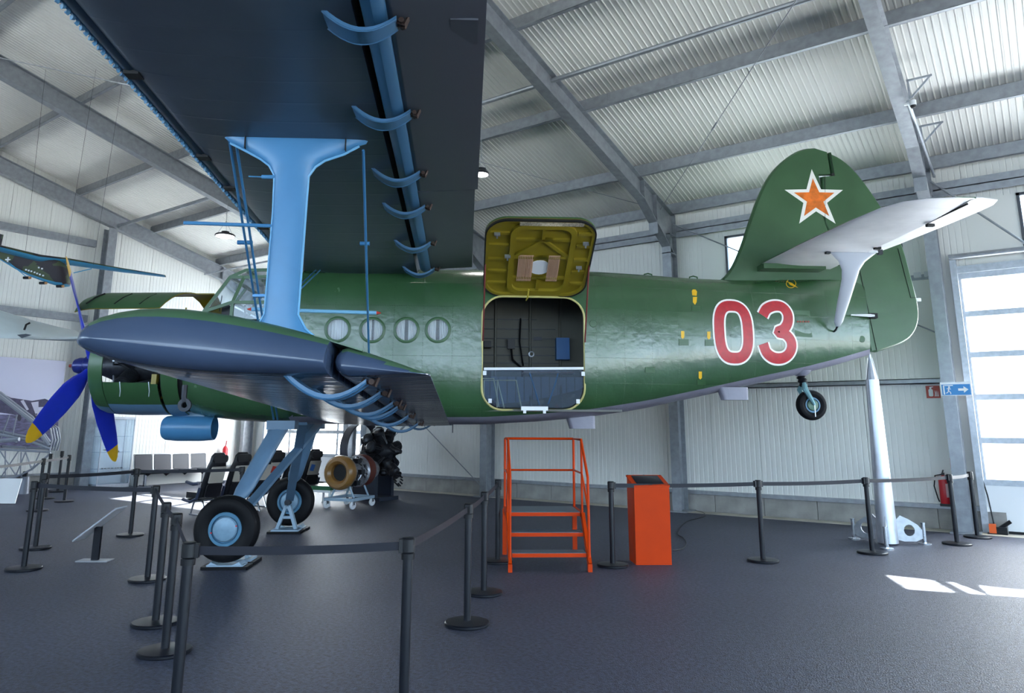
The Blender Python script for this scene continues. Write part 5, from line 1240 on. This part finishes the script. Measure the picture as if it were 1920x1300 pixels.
# ------------------------------------------------------------------ signs, extinguishers, fittings on the back wall
YS = YW - .02
def wall_pt(px, py, Y=YS): return on_y(px, py, Y)
ex = wall_pt(1771, 918, YW - .15)
fe = thing('fire_extinguisher', 'red fire extinguisher hanging on the wall near the hangar door', 'extinguisher', (ex[0], YW - .15, ex[2] - .25), 0)
MB().lathe([(0, 0), (.075, 0), (.082, .02), (.082, .40), (.06, .46), (.025, .48), (.025, .5), (0, .5)], (0, 0, 0), (0, 0, 1), n=24).build('cylinder', red_paint, fe)
MB().box((-.02, -.03, .49), (.02, .08, .53)).bar((0, -.02, .54), (0, .10, .57), .02, .012).build('valve_head', black_plastic, fe)
MB().tube([(-.02, 0, .5), (-.12, -.01, .48), (-.15, -.02, .3), (-.11, -.04, .1), (-.09, -.05, .04)], .012, n=6).build('hose', black_plastic, fe)
MB().lathe([(.083, .12), (.084, .13), (.084, .34), (.083, .35)], (0, 0, 0), (0, 0, 1), n=24, a0=R(200), a1=R(320)).build('instruction_label', mat('label_pink', S(226, 190, 190), .5), fe)
MB().box((-.085, -.085, -.03), (.085, .085, .012)).build('foot_ring', black_plastic, fe)
MB().box((-.03, .08, .2), (.03, .148, .3)).build('wall_bracket', dark_steel, fe)
sgn = wall_pt(1749, 732, YS)
fs_ = thing('fire_sign', 'square red fire extinguisher sign on the white wall', 'sign', (sgn[0], YW - .012, sgn[2] - .03), 0)
MB().box((-.11, -.006, -.11), (.11, .004, .11)).build('plate', mat('sign_red', S(176, 62, 48), .5), fs_, smooth=0)
W_ = mat('sign_white', S(240, 240, 238), .5)
MB().prism(rrect(-.07, -.08, -.0, .05, .02, 3), lambda u, v, t: (u, t, v), -.009, -.006).prism([(-.05, .05), (-.02, .05), (-.02, .075), (.01, .085), (.01, .095), (-.05, .09)], lambda u, v, t: (u, t, v), -.009, -.006).build('extinguisher_symbol', W_, fs_, smooth=0)
for i in range(3): MB().prism([(.02 + i*.025, -.08), (.035 + i*.025, -.08), (.045 + i*.02, -.02), (.03 + i*.022, .03), (.03 + i*.025, -.03)], lambda u, v, t: (u, t, v), -.009, -.006).build('flame_symbol', W_, fs_, smooth=0)
es = wall_pt(1793, 731, YW - .56)
xs_ = thing('exit_sign', 'blue emergency exit sign with running figure and arrow on the steel column', 'sign', (es[0], YW - .56, es[2]), 0)
MB().box((-.23, -.02, -.1), (.23, .03, .13)).build('housing', white_plain, xs_, smooth=0)
MB().box((-.21, -.024, -.09), (.21, -.02, .09)).build('plate', mat('exit_blue', S(40, 130, 196), .4), xs_, smooth=0)
pl2 = lambda u, v, t: (u, t, v)
MB().prism([(.03, -.02), (.11, -.02), (.11, -.055), (.18, 0), (.11, .055), (.11, .02), (.03, .02)], pl2, -.028, -.024).build('arrow', W_, xs_, smooth=0)
q = MB(); q.prism([(-.19, -.08), (-.17, -.08), (-.17, .08), (-.19, .08)], pl2, -.028, -.024); q.prism([(-.19, .065), (-.04, .065), (-.04, .08), (-.19, .08)], pl2, -.028, -.024)
q.prism([(-.10 + .016*math.cos(R(i*45)), .045 + .016*math.sin(R(i*45))) for i in range(8)], pl2, -.028, -.024)
for a, c, w_ in (((-.105, .03), (-.115, -.02), .02), ((-.11, .025), (-.075, .01), .01), ((-.11, .025), (-.14, .015), .01), ((-.115, -.02), (-.085, -.045), .012), ((-.085, -.045), (-.085, -.075), .012), ((-.115, -.02), (-.13, -.05), .012), ((-.13, -.05), (-.155, -.055), .012)):
    dx, dz = c[0]-a[0], c[1]-a[1]; l = math.hypot(dx, dz); nx_, nz_ = -dz/l*w_/2, dx/l*w_/2
    q.prism([(a[0]-nx_, a[1]-nz_), (c[0]-nx_, c[1]-nz_), (c[0]+nx_, c[1]+nz_), (a[0]+nx_, a[1]+nz_)], pl2, -.028, -.024)
q.build('running_figure', W_, xs_, smooth=0)
sk = wall_pt(1720, 516, YW - .05)
for i, dx in enumerate((0, .17)):
    tag(MB().prism(rrect(-.06, -.05, .06, .05, .01, 2), lambda u, v, t: (u, t, v), -.05, .0).prism(rrect(-.04, -.03, .04, .03, .01, 2), lambda u, v, t: (u, t, v), -.06, -.05).build('socket_box', mat('socket_grey', S(206, 208, 210), .5), at=(sk[0] + dx, YW - .02, sk[2]), smooth=0), 'grey electrical box on the wall trunking, ' + ('next to the steel column' if i else 'beside its twin away from the column'), 'electrical box', 'electrical boxes on the trunking')
trim(MB().box((-3.2, YW - .02, sk[2] - .09), (-1.35, YW - .006, sk[2] + .01)), galv, 'steel trunking on the white wall')
rsn = wall_pt(1795, 871, YW - .54)
tag(MB().prism([(-.05, -.08), (.05, -.1), (.05, .02), (-.05, .1)], lambda u, v, t: (t, u, v), -.004, .004).build('red_plate', red_paint, at=(FR[4] - .105, YW - .4, rsn[2])), 'small red plate on the side of the steel column', 'plate')
dm = wall_pt(1862, 992, YW - .2)
dmt = thing('door_motor', 'orange and black door drive unit at the foot of the hangar door', 'motor', (dm[0], YW - .24, 0), 0)
MB().box((-.05, -.06, .02), (.05, .06, .16)).build('orange_case', mat('motor_orange', S(232, 96, 30), .4), dmt); MB().box((.05, -.05, 0), (.2, .05, .12)).cyl((.1, 0, .1), (.26, 0, .22), .03, n=8).box((-.08, -.08, 0), (.2, .08, .02)).build('gearbox', black_plastic, dmt)
tag(MB().tube([(dm[0] + .02, YW - .12, .1), (dm[0] - .02, YW - .14, .6), (dm[0] - .12, YW - .14, 1.2), (dm[0] - .1, YW - .14, 2.0)], .012, n=6).build('door_cable', black_plastic), 'black cable hanging beside the hangar door rail', 'cable')
# second extinguisher by the seats
e2 = on_x(452, 856, -20.2)
f2 = thing('fire_extinguisher', 'red fire extinguisher in the corner beyond the airliner seats', 'extinguisher', (-21.5, 14.3, .55), 0)
MB().lathe([(0, 0), (.08, 0), (.082, .40), (.05, .47), (.02, .5), (0, .5)], (0, 0, 0), (0, 0, 1), n=20).build('cylinder', red_paint, f2); MB().tube([(0, 0, .5), (.1, -.05, .56), (.16, -.08, .66)], .015, n=6).build('hose', red_paint, f2); MB().box((-.16, -.03, .2), (-.07, .03, .28)).build('wall_bracket', dark_steel, f2)

# cable brackets, conduit and camera on the rafter by the door
for i, (px, py) in enumerate(((1722, 160), (1745, 246), (1772, 326))):
    P = on_x(px, py, FR[4] + .28)
    t = thing('cable_bracket', ('lowest', 'middle', 'highest')[2 - i] + ' perforated triangular cable bracket on the roof rafter above the hangar door', 'bracket', tuple(P), 0, 'cable brackets on the rafter')
    MB().bar((-.16, 0, .12), (.2, 0, .12), .03, .03).build('arm', galv_light, t, smooth=0); MB().bar((-.14, 0, .12), (-.14, 0, -.2), .03, .03).build('upright', galv_light, t, smooth=0); MB().bar((.18, 0, .12), (-.12, 0, -.18), .015, .03).build('diagonal', galv_light, t, smooth=0)
a, c = on_x(1703, 190, FR[4] + .14), on_x(1765, 370, FR[4] + .14)
trim(MB().cyl(tuple(a), tuple(c), .025, n=8), galv_light, 'cable conduit along the roof rafter', 30)
ca = on_x(1712, 198, FR[4] + .2)
t = thing('security_camera', 'small white dome camera on the rafter above the hangar door', 'camera', tuple(ca), 0)
MB().cyl((0, 0, 0), (0, 0, .08), .05, n=14).box((-.12, -.02, .03), (0, .02, .06)).build('body', white_plain, t); MB().lathe([(0, -.05), (.03, -.04), (.045, 0)], (0, 0, 0), (0, 0, 1), n=14).build('dome', black_plastic, t)
a, c = on_x(1715, 190, FR[4] + .1), None
trim(MB().cyl((FR[4], a[1], a[2]), (FR[5], a[1], a[2] + .02), .03, n=8), dark_steel, 'dark steel tube between the roof rafters', 30)
# cable tray under the left rafter
tray = MB()
for dy in (-.09, .09): tray.bar((FR[1] + .1, 12.2 + dy*0, raft_top(12.2) - .62), (FR[1] + .1, 14.9, raft_top(14.9) - .62 - .25), .01, .03)
for i in range(8):
    y = 12.3 + i*.33; tray.bar((FR[1] + .02, y, raft_top(y) - .63), (FR[1] + .18, y, raft_top(y) - .63), .02, .01)
trim(tray, galv_light, 'perforated cable tray along the roof rafter')

# ------------------------------------------------------------------ pendant lamps
lamp_glow = mat('lamp_lens', (1, 1, 1, 1), .4, emit=((1, .98, .95, 1), 5))
def high_bay(P, label, r=.21):
    t = thing('high_bay_lamp', label, 'lamp', tuple(P), 0, 'high bay lamps under the roof')
    MB().lathe([(0, .10), (.08, .10), (.09, .06), (r*.9, .04), (r, .02), (r, 0), (r*.92, -.005)], (0, 0, 0), (0, 0, 1), n=28).build('housing', dark_steel, t)
    MB().cyl((0, 0, -.012), (0, 0, -.004), r*.9, n=28).build('lens', lamp_glow, t)
    zt = raft_top(P[1]) + PUR_H - P[2]; h = .34
    for i in range(3):
        a = R(i*120 + 20); MB().cyl((r*.8*math.cos(a), r*.8*math.sin(a), .03), (0, 0, h), .004, n=5).build('suspension_wire', galv, t)
    MB().cyl((0, 0, h), (0, 0, zt), .004, n=5).build('suspension_wire', galv, t)
    ld = bpy.data.lights.new('high_bay', 'AREA'); ld.shape = 'DISK'; ld.size = r*1.8; ld.energy = 8; ld.color = (1, .97, .92); lo = bpy.data.objects.new('high_bay_light', ld); COL.objects.link(lo); lo.parent = t; lo.location = (0, 0, -.03)
high_bay(lev(422, 443, 15.5), 'round high bay lamp hanging near the gable wall')
high_bay(lev(902, 327, 12.0), 'round high bay lamp hanging beyond the upper wing trailing edge', .13)
# ------------------------------------------------------------------ exhibits beyond the nose
# information stand with a clear tilted panel
ip = gp(178, 1052)
inf = thing('information_stand', 'tilted clear information panel on a black post near the nose', 'sign', (ip[0], ip[1], 0), math.atan2(*LF(1, 0)[::-1]))
MB().box((-.20, -.10, 0), (.20, .10, .012)).build('foot_plate', mat('foot_grey', S(150, 154, 162), .4), inf, smooth=0)
MB().box((-.045, -.02, .012), (.045, .02, .42)).build('post', black_metal, inf, smooth=0)
MB().bar((-.24, 0, .26), (.27, 0, .66), .30, .012, (0, 0, 1)).build('clear_panel', glass('acrylic', (.86, .9, .95, 1), .6), inf, smooth=0)
MB().bar((-.24, 0, .25), (.27, 0, .65), .28, .004, (0, 0, 1)).build('text_sheet', mat('paper_grey', S(190, 190, 194), .7), inf, smooth=0)
for pts, lab in (([(0, 946), (35, 942), (12, 900), (-20, 903)], 'large white sloping information board before the tube frame'), ([(128, 893), (142, 908), (118, 885), (104, 886)], 'white tilted information board in front of the gable wall')):
    g = gp(*pts[0]); g2 = gp(*pts[1]); g = (g + g2)/2
    big = 'large' in lab
    t = thing('information_board', lab, 'sign', (g[0], g[1], 0), math.atan2(*LF(1, 0)[::-1]))
    w_ = .28 if big else .2; h0, h1 = (.02, .52) if big else (.62, .86)
    MB().add([(-w_, -.25, h0), (w_, -.25, h0), (w_ - .15, .12, h1), (-w_ - .15, .12, h1), (-w_, -.235, h0), (w_, -.235, h0), (w_ - .15, .135, h1), (-w_ - .15, .135, h1)], [(0,1,2,3),(7,6,5,4),(0,4,5,1),(1,5,6,2),(2,6,7,3),(3,7,4,0)]).build('board', white_plain, t, smooth=0)
    MB().box((-.05, -.05, 0), (.0, .0, h0 + .2)).build('post', black_metal, t, smooth=0)
# display case
dc = on_x(207, 905, -20.9)
case = thing('display_case', 'tall glass display case with shelves against the gable wall', 'display case', (-21.2, (on_x(182, 850, -21.2)[1] + on_x(237, 850, -21.2)[1])/2, 0), 0)
hw = .45
MB().box((-.25, -hw, 0), (.25, hw, .10)).build('plinth', alu, case, smooth=0); MB().box((-.25, -hw, 1.86), (.25, hw, 1.92)).build('top', alu, case, smooth=0)
for x in (-.24, .24):
    for y in (-hw + .01, hw - .01): MB().box((x - .012, y - .012, .1), (x + .012, y + .012, 1.86)).build('post', alu, case, smooth=0)
cg = glass('case_glass', (.88, .93, .97, 1), .9)
MB().box((.238, -hw + .02, .1), (.244, hw - .02, 1.86)).build('front_pane', cg, case, smooth=0); MB().box((-.23, -hw, .1), (.23, -hw + .006, 1.86)).build('side_pane', cg, case, smooth=0); MB().box((-.23, hw - .006, .1), (.23, hw, 1.86)).build('side_pane', cg, case, smooth=0)
MB().box((-.245, -hw, .1), (-.235, hw, 1.86)).build('back_panel', white_plain, case, smooth=0)
for z in (.5, .95, 1.38): MB().box((-.23, -hw + .01, z), (.23, hw - .01, z + .008)).build('shelf', cg, case, smooth=0)
MB().box((.24, .02, .95), (.262, .06, 1.0)).build('lock', chrome, case, smooth=0)
for i, (z, y) in enumerate(((1.40, -.15), (1.17, -.12))):
    t = thing('model_aircraft', 'small dark model aircraft on the ' + ('middle' if i else 'top') + ' shelf of the display case', 'model', (-21.2, case.location.y + y, .958 if i else 1.388), .4, 'model aircraft in the display case')
    MB().tube([(-.14, 0, .05), (0, 0, .06), (.16, 0, .055)], [.008, .025, .012], n=8).build('body', dark_steel, t); MB().bar((0, -.16, .06), (0, .16, .06), .05, .01).build('wing', dark_steel, t, smooth=0); MB().cyl((0, 0, 0), (0, 0, .05), .006, n=6).build('stand', chrome, t)
t = thing('name_plate_row', 'row of small dark pieces on the lower shelf of the display case', 'exhibit', (-21.1, case.location.y, .508), 0)
for i in range(7): MB().box((-.02, -.3 + i*.09, 0), (.02, -.25 + i*.09, .025)).build('plate', dark_steel, t, smooth=0)

# large black and white photograph on the gable wall
XP = XG + .12
pz0, pz1, py1, py0 = 1.12, 3.42, 9.18, 4.2
post = thing('wall_photograph', 'large black and white photograph of a parked jet aircraft on the gable wall', 'poster', (XP, 0, 0), 0)
MB().box((-.1, py0, pz0), (0, py1, pz1)).build('panel', mat('photo_sky', S(206, 206, 228), .6), post, smooth=0)
gm = mat('photo_ground', S(96, 92, 122), .6, var=.55, scale=7, stretch=(1, 1, 3))
MB().box((0, py0, pz0), (.003, py1, 1.95)).build('printed_ground', gm, post, smooth=0)
def pr(pts, lift, nm, m_):
    Q = [on_x(x, y, XP) for x, y in pts]; MB().prism([(q[1], q[2]) for q in Q], lambda u, v, t: (t, u, v), .003, lift).build(nm, m_, post, smooth=0)
pd = mat('photo_dark', S(70, 66, 92), .6, var=.3, scale=12); pl_ = mat('photo_pale', S(196, 194, 214), .6); pk = mat('photo_black', S(44, 40, 58), .6)
pr([(-30, 735), (2, 737), (20, 746), (60, 752), (84, 748), (104, 756), (100, 762), (70, 764), (70, 778), (40, 780), (15, 776), (-30, 770)], .006, 'printed_fuselage', pd)
pr([(58, 755), (72, 753), (72, 770), (98, 766), (96, 771), (66, 776)], .007, 'printed_tail', pl_); pr([(38, 752), (44, 750), (54, 768), (50, 770)], .007, 'printed_strut', pl_)
for x in (36, 54, 64, 88): pr([(x + 4*math.cos(R(i*45)), 784 + 6*math.sin(R(i*45))) for i in range(8)], .007, 'printed_wheel', pk)

# steel tube fuselage frame
tg = gp(40, 926); dep0 = float((tg - EYE) @ CF)
tube_grey = mat('frame_tube_grey', S(150, 154, 164), .4, .2)
TB = np.array([tg[0], tg[1], 0])
tf = thing('tube_fuselage_frame', 'grey steel tube fuselage frame of an old aircraft before the wall photograph', 'aircraft frame', tuple(TB), 0)
def tl_(px, py, dd=0.): return tuple(lev(px, py, dep0 + dd) - TB)
def tt(pts, r=.02, dd=0., nm='frame_tube'): return MB().tube([tl_(x, y, dd) for x, y in pts], r, n=7).build(nm, tube_grey, tf)
for dd in (-.35, .35):
    o = 0 if dd < 0 else 6
    tt([(-120, 835 - o), (0, 843 - o), (95, 848 - o)], .028, dd); tt([(-120, 905), (0, 900), (30, 895), (60, 880), (95, 850)], .025, dd)
    tt([(-60, 700), (0, 744 - o), (60, 790 - o), (92, 836 - o)], .05, dd, 'spar_tube'); tt([(-60, 790), (0, 815 - o), (50, 826 - o), (95, 842 - o)], .035, dd, 'spar_tube')
    for a, c in (((0, 846), (30, 892)), ((30, 892), (48, 848)), ((48, 848), (60, 882)), ((0, 898), (35, 846)), ((60, 882), (75, 848)), ((10, 846), (10, 896)), ((40, 848), (38, 890)), ((2, 822), (18, 778)), ((22, 824), (32, 778)), ((-30, 846), (0, 898)), ((-30, 900), (0, 846))): tt([a, c], .016, dd)
for x, y in ((95, 847), (60, 881), (30, 893), (0, 899), (0, 843), (48, 846)): MB().cyl(tl_(x, y, -.35), tl_(x, y - 6, .35), .016, n=7).build('cross_tube', tube_grey, tf)
for k in range(4):
    x0 = 92 + k*5; tt([(x0, 845), (x0 + 6, 825), (x0 + 2, 803), (x0 - 14, 795 - k)], .022, -.3 + k*.2, 'nose_hoop')
tt([(-40, 828), (-5, 827), (12, 826), (36, 824)], .05, -.5, 'control_beam'); tt([(30, 822), (30, 830)], .03, -.5, 'control_beam')
MB().cyl((.1, 0, 0), (.1, 0, .42), .13, .10, n=18).build('pedestal', mat('pedestal_grey', S(120, 124, 136), .4, .3), tf)
MB().tube([tl_(45, 902), tl_(48, 885)], .06, n=8).build('pedestal_neck', dark_steel, tf)

# pale wing of another aircraft
wm = mat('pale_wing_cloth', S(206, 216, 218), .45, var=.04)
ow = MB(); rg = []; dwing = 13.5
secs = [(-420, 470, 600, 13.0), (-200, 532, 622, 13.0), (0, 584, 633, 13.2), (60, 603, 634, 13.6), (110, 618, 635, 14.0), (140, 626, 634, 14.2), (158, 631, 633, 14.3)]
for px, pt_, pb_, d in secs:
    a, c = lev(px, pt_, d + .55), lev(px, pb_, d - .35); mid = (a + c)/2; hv = (c - a)/2; up_ = np.array([0, 0, .05])
    rg.append([tuple(mid - hv*math.cos(R(t)) + up_*math.sin(R(t))*2*(1 if px < 150 else .3)) for t in range(0, 360, 24)])
wt = thing('aircraft_wing', 'pale wing of another aircraft reaching past the propeller', 'aircraft wing', (0, 0, 0), 0)
ow.loft(rg).build('wing_panel', wm, wt, smooth=50)
p_ = lev(54, 618, 13.3); MB().tube([tuple(p_ + np.array([0, 0, .12])), tuple(p_ + np.array([.02, -.06, .08])), tuple(p_ + np.array([.02, -.08, -.02]))], .018, n=6).build('hook', black_metal, wt)
p_ = lev(32, 628, 13.0); MB().add([tuple(p_), tuple(p_ + np.array([.06, .06, -.06])), tuple(p_ + np.array([.2, .16, 0])), tuple(p_ + np.array([.1, .1, .02]))], [(0, 1, 2, 3)]).build('fin_plate', dark_steel, wt)
a, c = lev(132, 633, 14.0), lev(150, 632, 14.2); MB().bar(tuple(a), tuple(c), .05, .02).build('tip_skid', mat('teal_grey', S(90, 120, 118), .5), wt)
p_ = lev(-150, 560, 13.2); MB().cyl((p_[0], p_[1], 0), tuple(p_), .05, n=12).build('support_post', galv, wt); MB().cyl((p_[0], p_[1], 0), (p_[0], p_[1], .02), .25, n=20).build('support_foot', galv, wt)

# suspended camouflaged glider model
GD = 14.5
go = lev(70, 495, GD)
gl_ = thing('glider_model', 'camouflaged transport glider model hanging from the roof by wires', 'model', tuple(go), 0)
def gv(px, py, dd=0.): return np.array(lev(px, py, GD + dd)) - go
camo = mat('glider_camouflage', S(58, 70, 50), .7)
nt = camo.node_tree; n_ = nt.nodes.new('ShaderNodeTexVoronoi'); n_.inputs['Scale'].default_value = 4.5; tcg = nt.nodes.new('ShaderNodeTexCoord'); nt.links.new(tcg.outputs['Object'], n_.inputs['Vector'])
rpg = nt.nodes.new('ShaderNodeValToRGB'); rpg.color_ramp.interpolation = 'CONSTANT'; e = rpg.color_ramp.elements; e[0].color = S(44, 38, 44); e[0].position = 0; e[1].color = S(66, 76, 52); e[1].position = .5
sepg = nt.nodes.new('ShaderNodeSeparateColor'); nt.links.new(n_.outputs['Color'], sepg.inputs[0]); nt.links.new(sepg.outputs[0], rpg.inputs[0]); nt.links.new(rpg.outputs[0], nt.nodes['Principled BSDF'].inputs['Base Color'])
gblue = mat('glider_blue', S(70, 150, 190), .5)
q = MB(); rg = []
for x, yt, yb, hwid in ((-40, 455, 470, .04), (0, 462, 487, .08), (30, 470, 505, .14), (60, 480, 520, .18), (95, 484, 533, .20), (115, 490, 538, .20), (124, 502, 537, .17), (128, 516, 534, .09)):
    a, c = gv(x, yt), gv(x, yb); m_ = (a + c)/2; h = (a - c)/2
    dpt = CF*np.array([1, 1, 0]); dpt = dpt/np.linalg.norm(dpt)
    rg.append([tuple(m_ + h*math.copysign(abs(math.sin(R(t)))**.6, math.sin(R(t))) + dpt*hwid*math.copysign(abs(math.cos(R(t)))**.6, math.cos(R(t)))) for t in range(0, 360, 20)])
q.loft(rg); ob = q.build('body', [camo, gblue], gl_, smooth=45)
ob.data.polygons.foreach_set('material_index', [1 if p.normal.z < -.6 else 0 for p in ob.data.polygons])
q = MB(); rg = []
for x, y, d, ch, th in ((-160, 432, -2.0, .34, .05), (0, 466, -.5, .34, .06), (80, 486, -.1, .36, .07), (130, 491, .2, .34, .06), (230, 507, .9, .24, .04), (310, 518, 1.4, .14, .02)):
    c = gv(x, y, d); rg.append([tuple(c + np.array([-.5, .4, 0])*ch*math.cos(R(t)) + np.array([0, 0, th])*math.sin(R(t))) for t in range(0, 360, 30)])
q.loft(rg); ob = q.build('wing', [camo, gblue], gl_, smooth=45); ob.data.polygons.foreach_set('material_index', [1 if p.normal.z < -.3 else 0 for p in ob.data.polygons])
MB().prism([(0, 0), (.14, .02), (.16, .55), (.04, .6), (-.05, .3)], lambda u, v, t: tuple(gv(-4, 466) + CR*u*.9 - CR*.08 + np.array([0, 0, v*.55 - .02]) + CF*t), -.015, .015).build('tail_fin', camo, gl_)
for (a, c) in (((16, 492), (48, 518)), ((138, 512), (172, 504))): MB().cyl(tuple(gv(*a, -.2)), tuple(gv(*c, -.1)), .01, n=6).build('wing_strut', gblue, gl_)
for x, y in ((50, 521), (80, 531), (112, 537)):
    c = gv(x, y, -.16); MB().cyl(tuple(c - CR*.06), tuple(c + CR*.05), .028, n=10).build('landing_wheel', black_plastic, gl_); MB().cyl(tuple(c + CR*.05), tuple(c + CR*.08), .026, n=10).build('wheel_end', mat('wheel_end_tan', S(180, 130, 80), .5), gl_)
for x, y in ((49, 506), (54, 507.5), (59, 509), (65, 511), (70, 513), (75, 515), (81, 517), (73, 502), (79, 504)):
    c = gv(x, y, -.205); MB().bar(tuple(c - CR*.014), tuple(c + CR*.014), .02, .028).build('side_window', white_plain, gl_)
for dx, dy, w_, h_ in ((0, 0, .05, .012), (0, 0, .012, .05)):
    c = gv(15, 487, -.16); MB().bar(tuple(c - CR*w_), tuple(c + CR*w_), .02, h_*2).build('cross_marking', white_plain, gl_)
for x, y in ((48, 426), (120, 420), (175, 497)):
    c = gv(x, 497 if x > 100 else 470, 0); top = raft_top((go + c)[1]) + PUR_H - .05 - go[2]; MB().cyl(tuple(c), (c[0] + .3*(1 if x > 100 else -1), c[1], top), .003, n=5).build('hanging_wire', dark_steel, gl_)
